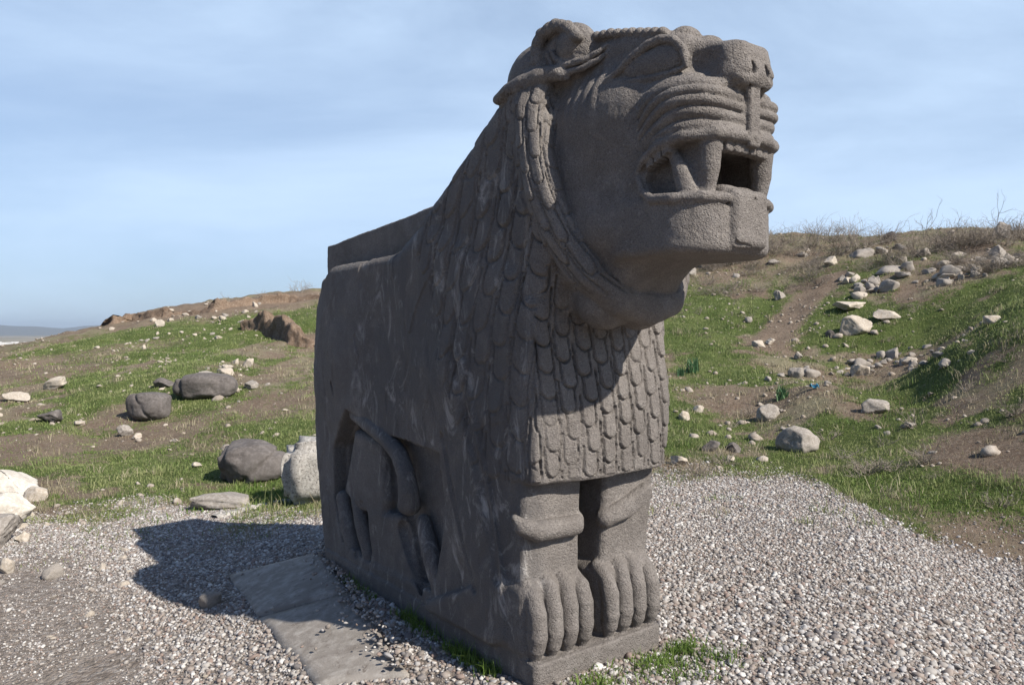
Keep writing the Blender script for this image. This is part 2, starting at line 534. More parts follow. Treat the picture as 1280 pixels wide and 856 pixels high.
# throat
add(*cap((0.28, -0.15, 1.80), (0.32, -0.42, 2.08), 0.14, 0.12), L_HEAD, 0.08)
add(*cap((0.50, -0.15, 1.80), (0.46, -0.42, 2.08), 0.14, 0.12), L_HEAD, 0.08)
# bridge and brow
add(*side([(-0.40, 2.90), (-0.66, 2.845), (-0.80, 2.80), (-0.885, 2.772), (-0.885, 2.62), (-0.40, 2.62)], 0.265, 0.495, 0.05), L_HEAD, 0.025)
for s in (1, -1):
    q = (lambda p: p) if s == 1 else mir
    chain(q([(0.20, -0.28, 2.875, 0.040), (0.20, -0.40, 2.88, 0.040), (0.21, -0.54, 2.86, 0.036), (0.24, -0.64, 2.825, 0.030), (0.29, -0.68, 2.80, 0.034)]), L_HEAD, 0.03)
add(*ell((0.29, -0.615, 2.865), (0.075, 0.055, 0.042)), L_HEAD, 0.008)
add(*ell((0.39, -0.66, 2.84), (0.075, 0.05, 0.04)), L_HEAD, 0.008)
# muzzle pads, mouth block, lower jaw
add(*rcol(0.088, 0.672, -0.865, -0.40, 0.21, 2.36, 2.615, 0.075), L_MUZ, 0.012)
add(*ell((0.235, -0.66, 2.555), (0.165, 0.20, 0.115)), L_MUZ, 0.03)
add(*ell((2 * HC - 0.235, -0.66, 2.555), (0.165, 0.20, 0.115)), L_MUZ, 0.03)
add(*rcol(0.100, 0.660, -0.852, -0.25, 0.20, 1.958, 2.195, 0.035), L_JAW, 0.03)
add(*rcol(0.115, 0.645, -0.835, -0.30, 0.19, 2.1, 2.45, 0.03), L_HEAD, 0.0)
# nose
add(*rcol(0.240, 0.510, -0.898, -0.74, 0.085, 2.60, 2.778, 0.06), L_NOSE, 0.03)
add(*cap((0.325, -0.870, 2.655), (0.445, -0.870, 2.655), 0.045, 0.045), L_NOSE, 0.03)
for s in (1, -1):
    q = (lambda p: p) if s == 1 else mir
    lb = L_BROW if s == 1 else L_BROW2
    cut(*ell(q([(0.215, -0.745, 2.735)])[0], (0.060, 0.085, 0.055)), k=0.02)                # hollow beside the bridge
    az = 0.20 * s
    cut(*ellr(q([(0.085, -0.545, 2.755)])[0], (0.075, 0.200, 0.088), az), k=0.008)
    add(*ellr(q([(0.170, -0.550, 2.742)])[0], (0.048, 0.160, 0.062), az), L_EYE if s == 1 else L_EYE2, 0.0)
    add(*ellr(q([(0.180, -0.590, 2.757)])[0], (0.048, 0.110, 0.060), az), L_EYE if s == 1 else L_EYE2, 0.01)
    ex = lambda y: 0.136 + 0.22 * (-0.545 - y)
    chain(q([(ex(y_), y_, z_, r_) for y_, z_, r_ in ((-0.345, 2.716, 0.011), (-0.40, 2.742, 0.014), (-0.47, 2.788, 0.017), (-0.54, 2.822, 0.019), (-0.60, 2.831, 0.019), (-0.66, 2.813, 0.018), (-0.70, 2.766, 0.016), (-0.712, 2.70, 0.012))]), lb, 0.0)
    chain(q([(ex(y_), y_, z_, r_) for y_, z_, r_ in ((-0.34, 2.714, 0.010), (-0.44, 2.692, 0.012), (-0.55, 2.682, 0.013), (-0.65, 2.683, 0.012), (-0.715, 2.697, 0.010))]), lb, 0.0)
    # ear: scalloped rim, bowl, scroll, shell behind
    le = L_EAR if s == 1 else L_EAR2
    add(*ell(q([(0.17, 0.17, 2.86)])[0], (0.15, 0.21, 0.185)), le, 0.03)
    add(*ell(q([(0.155, -0.04, 2.92)])[0], (0.090, 0.175, 0.150)), le, 0.015)
    rim = [(0.068, 0.035, 2.845, 0.024), (0.056, 0.070, 2.91, 0.028), (0.056, 0.078, 2.975, 0.030), (0.062, 0.045, 3.025, 0.031), (0.070, -0.035, 3.045, 0.031),
           (0.075, -0.115, 3.015, 0.030), (0.080, -0.18, 2.955, 0.026)]
    chain(q(rim), le, 0.005)
    cut(*ell(q([(0.042, -0.06, 2.93)])[0], (0.040, 0.10, 0.085)), k=0.008)
    add(*ell(q([(0.088, -0.105, 2.945)])[0], (0.036, 0.066, 0.066)), le, 0.004)
    for dz, dy in ((0.0, 0.0), (0.034, 0.03)):
        chain(q([(0.066, 0.010 - dy, 2.93, 0.012), (0.070, -0.020 - dy * .6, 2.862 + dz, 0.014), (0.080, -0.10, 2.818 + dz, 0.015), (0.104, -0.19, 2.818 + dz, 0.015), (0.132, -0.262, 2.842 + dz, 0.012), (0.150, -0.30, 2.868 + dz, 0.007)]), le, 0.003)
# rope of curls over the crown
for i in range(13):
    y = -0.10 - 0.040 * i
    z0 = float(np.interp(y, [-0.62, -0.30, -0.05], [2.862, 2.952, 2.985]))
    for x0 in (0.160, 0.600):
        add(*ell((x0 + 0.03 * np.sign(HC - x0) * (i / 12), y, z0), (0.030, 0.022, 0.022)), L_HEAD, 0.010)
for i in range(6):
    y = -0.08 - 0.085 * i
    zt = float(np.interp(y, [-0.58, -0.30, 0.0], [2.88, 2.953, 2.988]))
    chain([(0.18, y, zt - 0.01, 0.016), (0.28, y - 0.03, zt - 0.008, 0.018), (HC, y - 0.045, zt - 0.01, 0.018), (0.50, y - 0.03, zt - 0.008, 0.018), (0.60, y, zt - 0.01, 0.016)], L_HEAD, 0.008)

# mouth: shallow on the cheeks, deep in front
lens = [(-0.545, 2.265), (-0.575, 2.320), (-0.65, 2.365), (-0.74, 2.385), (-1.0, 2.385), (-1.0, 2.188), (-0.63, 2.188), (-0.57, 2.215)]
cut(*side(lens, -0.2, 0.175, 0.01), k=0.010, lab=L_HEAD)
cut(*side(lens, 2 * HC - 0.175, 1.0, 0.01), k=0.010, lab=L_HEAD)
cut(*rcol(0.205, 0.555, -1.1, -0.58, 0.03, 2.20, 2.385, 0.02), k=0.010, lab=L_HEAD)
for s in (1, -1):
    q = (lambda p: p) if s == 1 else mir
    chain(q([(0.104, -0.52, 2.285, 0.012), (0.098, -0.548, 2.22, 0.016), (0.098, -0.60, 2.182, 0.021), (0.105, -0.70, 2.172, 0.024), (0.165, -0.80, 2.172, 0.024), (0.25, -0.845, 2.170, 0.022)]), L_JAW, 0.006)
    chain(q([(0.104, -0.515, 2.30, 0.012), (0.098, -0.555, 2.345, 0.018), (0.098, -0.64, 2.390, 0.022), (0.115, -0.74, 2.406, 0.023), (0.19, -0.838, 2.412, 0.024), (0.28, -0.866, 2.412, 0.024), (HC, -0.872, 2.412, 0.022)]), L_MUZ, 0.008)
    chain(q([(0.212, -0.795, 2.41, 0.052), (0.212, -0.795, 2.29, 0.043), (0.215, -0.785, 2.18, 0.027)]), L_UF if s == 1 else L_UF2, 0.003)
    chain(q([(0.148, -0.675, 2.345, 0.024), (0.158, -0.705, 2.28, 0.038), (0.170, -0.735, 2.17, 0.048)]), L_LF if s == 1 else L_LF2, 0.003)
    for i in range(6):                                                         # cheek teeth
        t = i / 5
        add(*rbox(q([(0.125, -0.575 - 0.105 * t, 2.325 + 0.045 * t)])[0], (0.03, 0.010, 0.020), 0.007), L_TEETH, 0.0)
for i in range(8):
    x = HC - 0.161 + i * 0.046
    yb = -0.850 + 0.75 * (abs(x - HC)) ** 2
    add(*rbox((x, yb + 0.01, 2.375), (0.0215, 0.024, 0.026), 0.009), L_TEETH, 0.0)
# tongue lolling over the jaw
add(*rbox((HC, -0.835, 2.095), (0.112, 0.045, 0.118), 0.034), L_TONGUE, 0.006)
add(*side([(-0.55, 2.20), (-0.72, 2.245), (-0.80, 2.235), (-0.865, 2.19), (-0.86, 2.08), (-0.75, 2.08), (-0.55, 2.15)], HC - 0.112, HC + 0.112, 0.03), L_TONGUE, 0.01)
chain([(HC - 0.118, -0.80, 2.19, 0.007), (HC - 0.118, -0.865, 2.13, 0.010), (HC - 0.118, -0.868, 2.03, 0.010), (HC - 0.10, -0.868, 1.995, 0.008), (HC + 0.0, -0.875, 1.985, 0.006)], L_JAW, 0.004, sub=True)
chain([(HC + 0.01, -0.74, 2.245, 0.004), (HC + 0.012, -0.84, 2.225, 0.005), (HC + 0.015, -0.885, 2.16, 0.005), (HC + 0.015, -0.888, 2.05, 0.004)], L_JAW, 0.004, sub=True)
# the nose pad narrows to the philtrum
for sx in (-1, 1):
    for zz in np.linspace(2.585, 2.665, 5):
        xx = HC + sx * (0.045 + (zz - 2.585) * 1.25)
        w_ = 0.08
        cut(*rbox((xx + sx * w_, -0.93, zz - 0.02), (w_, 0.075, 0.016), 0.006), k=0.01)
# philtrum and nostrils
add(*rbox((HC, -0.855, 2.50), (0.036, 0.034, 0.125), 0.01), L_MUZ, 0.0)
for x in (HC - 0.038, HC + 0.038):
    chain([(x, -0.885, 2.63, 0.007), (x, -0.888, 2.42, 0.007)], L_MUZ, 0.004, sub=True)
for sx in (-1, 1):
    x = HC + sx * 0.042
    cut(*ell((x, -0.907, 2.675), (0.014, 0.04, 0.026)), k=0.005)
    chain([(x + sx * 0.012, -0.917, 2.650, 0.007), (x + sx * 0.045, -0.910, 2.642, 0.010), (x + sx * 0.085, -0.887, 2.667, 0.006)], L_NOSE, 0.008, sub=True)

# ---- ruff framing the face
rp = [(0.085, 0.06, 2.83), (0.022, 0.05, 2.68), (0.004, 0.0, 2.48), (0.006, -0.06, 2.28), (0.040, -0.13, 2.08), (0.12, -0.21, 1.905), (0.25, -0.275, 1.80), (HC + 0.02, -0.295, 1.765)]
for pts in (rp, mir(rp)):
    mirrored = pts is not rp
    if mirrored:
        pts = [(p[0] + 0.05, p[1], p[2]) for p in pts]
    chain([(p[0] + (HC - p[0]) * 0.02, p[1] - 0.005, p[2], float(np.interp(p[2], [1.78, 2.1], [0.085, 0.060]))) for p in pts], L_RUFF, 0.008)
    chain([(p[0] + (HC - p[0]) * 0.02 - 0.012, p[1] + 0.05, p[2] + 0.01, 0.062) for p in pts], L_RUFF, 0.012)
    chain([(p[0] + (HC - p[0]) * 0.14, p[1] + 0.12, p[2] + 0.04, 0.080) for p in pts], L_RUFF, 0.03)
    chain([(p[0] + (HC - p[0]) * 0.14, p[1] + 0.03, p[2] + 0.03, 0.062) for p in pts], L_RUFF, 0.008)
lk = [(0.005, 0.31, 2.785, 0.028), (0.005, 0.22, 2.800, 0.040), (0.015, 0.12, 2.812, 0.044), (0.035, 0.03, 2.826, 0.044), (0.065, -0.055, 2.825, 0.036), (0.085, -0.10, 2.80, 0.02)]
chain(lk, L_RUFF, 0.012)
chain(mir(lk), L_RUFF, 0.012)


# ---- surface nets
def surface_nets():
    S = FLD < 0
    c = np.zeros(tuple(n - 1 for n in S.shape), np.int8)
    for i in (0, 1):
        for j in (0, 1):
            for k in (0, 1):
                c += S[i:S.shape[0] - 1 + i, j:S.shape[1] - 1 + j, k:S.shape[2] - 1 + k]
    act = (c > 0) & (c < 8)
    idx = np.full(act.shape, -1, np.int32)
    I, J, K = np.nonzero(act)
    idx[I, J, K] = np.arange(len(I), dtype=np.int32)
    acc = np.zeros((len(I), 3), np.float32); cnt = np.zeros(len(I), np.float32)
    corners = [(a, b, d) for a in (0, 1) for b in (0, 1) for d in (0, 1)]
    val = {q: FLD[I + q[0], J + q[1], K + q[2]] for q in corners}
    for p in corners:
        for ax in range(3):
            if p[ax] == 1: continue
            q = list(p); q[ax] = 1; q = tuple(q)
            a, b = val[p], val[q]
            m = (a < 0) != (b < 0)
            t = np.where(m, a / np.where(m, a - b, 1), 0)
            for x in range(3):
                acc[:, x] += np.where(m, p[x] + (t if x == ax else 0), 0)
            cnt += m
    V = acc / cnt[:, None] + np.stack([I, J, K], 1)
    V = V * H + np.array([GX[0], GY[0], GZ[0]], np.float32)
    Fs = []
    for ax in range(3):
        s0 = [slice(None)] * 3; s1 = [slice(None)] * 3
        s0[ax] = slice(0, -1); s1[ax] = slice(1, None)
        A_, B_ = S[tuple(s0)], S[tuple(s1)]
        e = A_ != B_
        u, w = (ax + 1) % 3, (ax + 2) % 3
        ii = np.array(np.nonzero(e))
        ok = (ii[u] > 0) & (ii[w] > 0) & (ii[u] < act.shape[u]) & (ii[w] < act.shape[w])
        ii = ii[:, ok]
        fl = A_[tuple(ii)]
        du = np.zeros((3, 1), int); du[u] = 1; dw = np.zeros((3, 1), int); dw[w] = 1
        a = idx[tuple(ii - du - dw)]; b = idx[tuple(ii - dw)]; c_ = idx[tuple(ii)]; d_ = idx[tuple(ii - du)]
        quad = np.stack([a, b, c_, d_], 1)
        quad[~fl] = quad[~fl][:, ::-1]
        Fs.append(quad)
    return V.astype(np.float32), np.concatenate(Fs)


def vnormals(V, Fq):
    n = np.cross(V[Fq[:, 2]] - V[Fq[:, 0]], V[Fq[:, 3]] - V[Fq[:, 1]])
    N = np.zeros_like(V)
    for i in range(3):
        t = np.zeros(len(V), np.float64)
        for k in range(4):
            t += np.bincount(Fq[:, k], n[:, i], len(V))
        N[:, i] = t
    return N / (np.linalg.norm(N, axis=1, keepdims=True) + 1e-9)


def smooth_mesh(V, Fq, w):
    A_ = np.zeros_like(V); c = np.zeros(len(V))
    for k in range(4):
        a, b = Fq[:, k], Fq[:, (k + 1) % 4]
        for i in range(3):
            A_[:, i] += np.bincount(a, V[b, i], len(V))
        c += np.bincount(a, minlength=len(V))
    return V + (A_ / np.maximum(c, 1)[:, None] - V) * w[:, None]


def feathers(s, t, w, l, wid=0.56, length=1.75, gw=0.011):
    """overlapping hanging feathers; s across, t downwards; returns height 0..1 and groove 0..1"""
    best = np.full(s.shape, -1.0); edge = np.full(s.shape, 9.0)
    hw = w * wid; Ln = l * length
    ic = np.round(s / w)
    for di in (-1, 0, 1):
        i = ic + di
        off = np.where(np.mod(i, 2) > 0.5, 0.5 * l, 0.0)
        j0 = np.floor((t - off) / l)
        wob = 0.10 * np.sin(i * 12.9 + j0 * 0) * l
        for dj in (0, -1, -2):
            j = j0 + dj
            dt = t - off - j * l - wob; ds = s - i * w + 0.12 * w * np.sin(i * 7.1 + j * 3.3)
            body = hw - np.abs(ds)
            tip = hw - np.sqrt(ds ** 2 + np.maximum(dt - (Ln - hw), 0) ** 2)
            e = np.where(dt > Ln - hw, tip, body)
            ins = (e > 0) & (dt >= 0) & (dt < Ln)
            a = dt / Ln
            up = ins & (a > best)
            best = np.where(up, a, best); edge = np.where(up, e, edge)
    best = np.maximum(best, 0)
    return best, 1 - ss(0.0, gw, edge)


LV, LF = surface_nets()
lw = np.full(len(LV), 0.5)
LV = smooth_mesh(LV, LF, lw)
LN = vnormals(LV, LF)
# label of each vertex: voxel just inside the surface
ii = [np.clip(np.round((LV[:, k] - LN[:, k] * H * 0.9 - g[0]) / H).astype(int), 0, len(g) - 1) for k, g in enumerate((GX, GY, GZ))]
VL = LAB[ii[0], ii[1], ii[2]].astype(int)
# label of each face likewise
FC = LV[LF].mean(1); FN = LN[LF].mean(1)
ii = [np.clip(np.round((FC[:, k] - FN[:, k] * H * 0.9 - g[0]) / H).astype(int), 0, len(g) - 1) for k, g in enumerate((GX, GY, GZ))]
FL = LAB[ii[0], ii[1], ii[2]].astype(int)
FL[FL == 0] = L_BODY


def mane_edge(z):
    """rear limit of the mane (y) at height z"""
    return np.interp(z, [0.2, 0.9, 1.2, 1.5, 1.8, 2.05, 2.3, 2.6], [0.30, 0.42, 0.62, 0.78, 0.86, 1.02, 1.1, 1.2])


x, y, z = LV.T.astype(float)
disp = np.zeros(len(LV))
# feathers on flank and neck
isbig = np.isin(VL, (L_BODY, L_MANE, L_CHEST))
sidew = ss(0.45, 0.75, np.abs(LN[:, 0])) * isbig * (z > 0.9)
mw = ss(0.04, -0.02, y - mane_edge(z)) * sidew
hgt, grv = feathers(y + 0.16 * z + 0.03 * np.sin(z * 3), -z + 0.10 * np.sin(y * 5), 0.158, 0.165, 0.43, 1.45, 0.022)
worn = ss(-0.2, 0.5, fbm(LV + 3, 1.6, 3))
disp += mw * (0.012 * hgt - 0.020 * grv) * (0.6 + 0.4 * worn)
# feathers on the chest and the top of the neck
frontw = ss(0.55, 0.8, np.abs(LN[:, 1])) * np.isin(VL, (L_CHEST, L_MANE)) * (y < 0.4) * (z > 0.955)
hgt, grv = feathers(x + 0.10 * (z - 0.93), -(z - 0.93) + 0.10 * (x - 0.45) ** 2, 0.112, 0.122, 0.40, 1.30, 0.013)
disp += frontw * (0.012 * hgt - 0.030 * grv - 0.001) * (0.75 + 0.5 * vnoise(LV, 5.0))
topw = ss(0.5, 0.75, LN[:, 2]) * np.isin(VL, (L_MANE,)) * (1 - sidew)
hgt, grv = feathers(x, y * 1.0 - 0.5 * z, 0.094, 0.15)
disp += topw * (0.012 * hgt - 0.005 * grv)
# feathers on the ruff: long locks across the band
rw = (VL == L_RUFF) * 1.0
rw = rw * ss(2.80, 2.77, z) * ss(1.78, 1.86, z)
ang_ = np.abs(np.arctan2(HC - x, z - 2.40))
ry = np.interp(z, [1.77, 1.80, 1.905, 2.08, 2.28, 2.48, 2.68, 2.83], [-0.295, -0.275, -0.21, -0.13, -0.06, 0.0, 0.05, 0.06])
hgt, grv = feathers((y - ry) * 1.15 + 0.35 * (np.hypot(HC - x, z - 2.4) - 0.45) + 0.03, ang_ * 0.52, 0.088, 0.145, 0.42, 1.4)
disp += rw * (0.004 * hgt - 0.013 * grv)
# whisker rolls on the muzzle
mz = (VL == L_MUZ) * ss(2.415, 2.44, z) * ss(2.68, 2.64, z) * ss(0.042, 0.056, np.abs(x - HC)) * ss(-0.40, -0.48, y)
bk = np.clip((y + 0.86) / 0.34, 0, 1)
zz = z + 0.085 * bk ** 2 - 0.02 * np.sin(bk * math.pi)
roll = np.abs(np.sin((zz - 2.415) / 0.046 * math.pi))
disp += mz * (0.019 * roll ** 0.5 - 0.014)
# folds running down the cheek from the ear
cf = (VL == L_HEAD) * ss(2.55, 2.66, z) * ss(2.84, 2.78, z) * ss(-0.34, -0.30, y) * ss(-0.06, -0.10, y) * (np.abs(x - HC) > 0.18)
disp += cf * (0.013 * np.abs(np.sin((y + 0.08) / 0.062 * math.pi)) ** 0.6 - 0.008)
# ear rim notches
er = np.isin(VL, (L_EAR, L_EAR2)) * ss(0.095, 0.115, np.hypot((y + 0.05) * 0.92, (z - 2.93))) * (y < 0.12) * (z > 2.84) * (np.abs(x - HC) > 0.26)
disp += er * 0.006 * (np.abs(np.sin(np.arctan2(z - 2.93, y + 0.05) * 9)) ** 0.5 - 0.7)
# weathering: dents, scars, tooled roughness
disp += 0.006 * fbm(LV, 3.5, 3) * np.where(np.isin(VL, (L_BODY, L_BLOCK, L_MANE)), 1.0, 0.35)
disp += 0.0016 * fbm(LV + 9, 26, 3)
scar = ss(0.25, 0.45, fbm(LV * np.array([1, 1.6, 0.55]) + 31, 2.6, 4)) * (VL == L_BODY)
disp -= 0.007 * scar
LV = LV + LN * disp[:, None].astype(np.float32)
LN = vnormals(LV, LF)

L_CT, L_CT2 = 40, 41
FL = np.where((FL == L_TEETH) & (FC[:, 0] < 0.19), L_CT, FL)
FL = np.where((FL == L_TEETH) & (FC[:, 0] > 2 * HC - 0.19), L_CT2, FL)
FL = np.where(np.isin(FL, (L_BODY, L_MANE)) & (FC[:, 1] < mane_edge(FC[:, 2])) & (FC[:, 2] > 0.93) & ~((np.abs(FN[:, 2]) > 0.8) & (FC[:, 2] < 1.2)), L_MANE, FL)
FL = np.where((FL == L_MANE) & (FC[:, 1] >= mane_edge(FC[:, 2])), L_BODY, FL)

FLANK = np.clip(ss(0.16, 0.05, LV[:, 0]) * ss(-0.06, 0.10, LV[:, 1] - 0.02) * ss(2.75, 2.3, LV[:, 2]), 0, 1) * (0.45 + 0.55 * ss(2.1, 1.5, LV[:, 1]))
lion = bpy.data.objects.new('lion_statue', None)
LION_AT = (0.117, 3.439, 0.0)
LION_ANG = R(37.3)
lion.location = LION_AT
lion.rotation_euler = (0, 0, LION_ANG)
link(lion)
tag(lion, 'colossal dark basalt lion statue with open jaws and feathered mane standing on the gravel', 'statue')


def lion_part(name, lab, parent, mat=None):
    f = LF[FL == lab]
    if not len(f): return None
    u, inv = np.unique(f, return_inverse=True)
    o = mesh_np(name, LV[u], inv.reshape(f.shape), mat or M_BASALT, parent, LN[u])
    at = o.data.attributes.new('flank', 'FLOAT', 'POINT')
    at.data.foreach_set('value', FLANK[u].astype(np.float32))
    return o


p_body = lion_part('body', L_BODY, lion)
lion_part('tail', L_TAIL, lion)
lion_part('hind_leg', L_HIND, lion)
lion_part('back_block', L_BLOCK, lion)
lion_part('plinth', L_PLINTH, lion)
p_mane = lion_part('mane', L_MANE, lion)
lion_part('chest_feathers', L_CHEST, p_mane)
lion_part('ruff', L_RUFF, p_mane)
p_head = lion_part('head', L_HEAD, lion)
for nm, lb in (('muzzle', L_MUZ), ('jaw', L_JAW), ('nose', L_NOSE), ('eye', L_EYE), ('eye', L_EYE2), ('eyelid', L_BROW), ('eyelid', L_BROW2), ('ear', L_EAR), ('ear', L_EAR2),
               ('upper_fang', L_UF), ('upper_fang', L_UF2), ('lower_fang', L_LF), ('lower_fang', L_LF2), ('teeth', L_TEETH), ('cheek_teeth', L_CT), ('cheek_teeth', L_CT2), ('tongue', L_TONGUE)):
    lion_part(nm, lb, p_head)
for lb, pw in ((L_LEG, L_PAW), (L_LEG2, L_PAW2)):
    pl = lion_part('foreleg', lb, lion)
    lion_part('paw', pw, pl)
del FLD, LAB

# ================================================================== GROUND
_F = np.array([0, math.cos(PITCH), -math.sin(PITCH)]); _U = np.array([0, math.sin(PITCH), math.cos(PITCH)])


def ray(px, py):
    return np.array([(px - 640) / FPX, 0, 0]) + _F - _U * (py - 428) / FPX


def at_depth(px, py, depth):
    r = ray(px, py)
    return np.array([0, 0, EYE]) + r * depth / r[1]


def lion_w(lx, ly, z=0.0):
    c, s = math.cos(LION_ANG), math.sin(LION_ANG)
    return np.array([LION_AT[0] + lx * c - ly * s, LION_AT[1] + lx * s + ly * c, z])


CP = []
for lx, ly, z in ((-.12, 0, 0), (-.12, 1.2, 0), (-.10, 2.4, .0), (.42, -.25, 0), (1.05, 0, 0), (1.2, 1.2, 0), (1.0, 2.8, 0), (.4, 2.8, -.03), (2.2, .5, 0), (3.4, 0, -.02), (1.6, -1, -.02), (.4, 1.2, 0),
                  (-1.0, .9, -.25), (-1.1, 2.7, -.37), (-1.5, 2, -.40), (-2.5, 2, -.43), (-.8, 4.5, -.36), (-2, 5, -.40), (-.7, -.3, -.15), (-1.8, .2, -.34), (.6, 4.0, -.12),
                  (-0.5, 0.6, -.10), (-0.55, 1.9, -.16)):
    CP.append(lion_w(lx, ly, z))
for p in ((0, .1, -.14), (2, .1, -.06), (-2, .1, -.30), (0, 1.5, -.09), (4, 2.5, -.03), (-4, 2.5, -.42), (6, 1, .1), (-6, 1, -.4), (-6, 5, -.40)):
    CP.append(np.array(p, float))
for q in ((0, 600, 10.5), (0, 560, 13), (0, 500, 18), (0, 455, 26), (0, 434, 40), (60, 420, 41), (60, 520, 16),
          (110, 590, 11.0), (110, 520, 16), (110, 460, 24), (110, 410, 42),
          (200, 600, 10.4), (200, 525, 15.5), (200, 480, 18), (200, 440, 26), (200, 386, 44),
          (300, 585, 11), (300, 540, 13.5), (300, 480, 18), (300, 432, 27), (300, 373, 46),
          (390, 600, 9.9), (390, 555, 12), (390, 480, 18), (390, 432, 27), (390, 362, 46),
          (600, 345, 42), (600, 420, 24), (600, 500, 15), (600, 580, 9.6),
          (850, 592, 8.7), (850, 540, 11), (850, 470, 16), (850, 400, 22), (850, 318, 32),
          (950, 590, 8.8), (950, 520, 12.5), (950, 460, 17), (950, 400, 21.5), (950, 345, 26), (950, 300, 31),
          (1050, 600, 8.4), (1050, 550, 10.3), (1050, 500, 14), (1050, 440, 18), (1050, 380, 21), (1050, 335, 25), (1050, 299, 31),
          (1150, 640, 7.1), (1150, 590, 8.3), (1150, 540, 9.8), (1150, 492, 12), (1150, 462, 15), (1150, 428, 17.5), (1150, 360, 20.5), (1150, 295, 30),
          (1280, 665, 6.5), (1280, 600, 7.4), (1280, 545, 8.5), (1280, 485, 9.7), (1280, 425, 10.8), (1280, 402, 11.4), (1280, 320, 21), (1280, 281, 30),
          (1420, 420, 9.5), (1420, 385, 11), (1420, 300, 22), (1420, 650, 6.2), (1420, 280, 32)):
    CP.append(at_depth(*q))
CP += [np.array(p) for p in ((7.4, 12.9, 1.25), (9.5, 13.6, 2.3), (5.6, 13.3, .72))]
CP = np.array(CP)


def uv_of(P):
    return np.stack([np.arctan2(P[:, 0], P[:, 1] + 1e-9) * 2.0, np.log(np.hypot(P[:, 0], P[:, 1]) + 0.8)], 1)


def tps_fit(U, z, lam=2e-4):
    n = len(U)
    r2 = ((U[:, None] - U[None]) ** 2).sum(-1)
    K = 0.5 * r2 * np.log(r2 + 1e-12) + lam * np.eye(n)
    Pm = np.concatenate([np.ones((n, 1)), U], 1)
    A_ = np.block([[K, Pm], [Pm.T, np.zeros((3, 3))]])
    return np.linalg.solve(A_, np.concatenate([z, np.zeros(3)]))


CPU_ = uv_of(CP)
TPS = tps_fit(CPU_, CP[:, 2])


def tps_eval(P):
    out = np.empty(len(P))
    for a in range(0, len(P), 20000):
        U = uv_of(P[a:a + 20000])
        r2 = ((U[:, None] - CPU_[None]) ** 2).sum(-1)
        out[a:a + 20000] = (0.5 * r2 * np.log(r2 + 1e-12)) @ TPS[:-3] + TPS[-3] + U @ TPS[-2:]
    return out


GRAV_PX = [(1300, 690), (1200, 668), (1120, 648), (1040, 606), (960, 592), (845, 588)]
GP = np.array([at_depth(px, py, EYE * FPX / (py - 415))[:2] for px, py in GRAV_PX])


def height(P, rough=True):
    P = np.asarray(P, float).reshape(-1, P.shape[-1])
    x, y = P[:, 0], P[:, 1]
    r = np.hypot(x, y); u = np.arctan2(x, y)
    z = tps_eval(P[:, :2])
    z = np.clip(z, -0.6, 7.5)
    side_ = ss(1.15, 0.80, np.abs(u))
    rc = np.interp(u, [-0.75, -0.5, -0.3, 0.2, 0.6], [40, 44, 47, 33, 31])
    z = z * side_ + (1 - side_) * (-0.1 + 0.35 * ss(6, 40, r))
    # beyond the crest the tell falls away to the plain
    fall = ss(0.0, 1.0, (r - rc - 2) / 120.0)
    z = z * (1 - fall) - 46.0 * fall - 4 * ss(200, 3000, r)
    if rough:
        Q = np.stack([x, y, np.zeros_like(x)], 1)
        amp = ss(7.5, 16, r)
        z = z + amp * (0.10 * fbm(Q, 0.35, 3) + 0.05 * fbm(Q + 5, 1.3, 3)) + 0.012 * fbm(Q, 2.2, 2) * (0.4 + amp)
        z = z + ss(20, 30, r) * (0.16 * fbm(Q + 9, 0.22, 3) + 0.17 * fbm(Q + 19, 0.6, 3)) * (1 - fall)
        if SLAB_POLY is not None:                      # the bed cut for the paving
            z = z - 0.05 * ss(0.03, -0.06, poly2(SLAB_POLY, x, y))
        z = z + ss(150, 600, r) * 3.0 * fbm(Q, 0.004, 2)
    return z


SLAB_POLY = None


def hit(px, py, lo=2.0, hi=75.0):
    """where the view through photo pixel (px, py) meets the ground"""
    r = ray(px, py); r = r / r[1]
    d = np.exp(np.linspace(math.log(lo), math.log(hi), 700))
    P = np.array([0, 0, EYE])[None] + r[None] * d[:, None]
    below = P[:, 2] < height(P[:, :2])
    i = int(np.argmax(below)) if below.any() else len(d) - 1
    return P[i]


def project(P):
    v = P - np.array([0, 0, EYE])
    D = v @ _F
    return 640 + FPX * v[:, 0] / D, 428 - FPX * (v @ _U) / D


def gravel_amount(P):
    """0..1 : how much loose gravel lies at P (x,y)"""
    x, y = P[:, 0], P[:, 1]
    Q = np.stack([x, y, 0 * x], 1)
    n = 0.35 * fbm(Q, 1.1, 3)
    right_lim = np.interp(x, GP[::-1, 0], GP[::-1, 1])
    gr = ss(0.75, -0.75, y - right_lim + 2.4 * n)
    left_lim = np.interp(x, [-7, -3.6, -2.2, -1.6, -0.9, 0.5], [8.6, 9.0, 7.6, 7.6, 8.0, 8.6])
    gl = ss(0.5, -0.9, y - left_lim + 2 * n)
    w = ss(-0.3, 0.6, x)
    return gl * (1 - w) + gr * w


def dirt_amount(P):
    x, y = P[:, 0], P[:, 1]
    r = np.hypot(x, y)
    d = np.zeros(len(P))
    path = np.array(PATH_W)
    for a, b in zip(path[:-1], path[1:]):
        ab = b - a
        t = np.clip(((x - a[0]) * ab[0] + (y - a[1]) * ab[1]) / (ab @ ab), 0, 1)
        dd = np.hypot(x - a[0] - t * ab[0], y - a[1] - t * ab[1])
        d = np.maximum(d, ss(0.75, 0.3, dd))
    for (cx, cy, rad, k) in DIRT_SPOTS:
        d = np.maximum(d, k * ss(1.0, 0.35, np.hypot(x - cx, (y - cy) * 0.75) / rad))
    return d


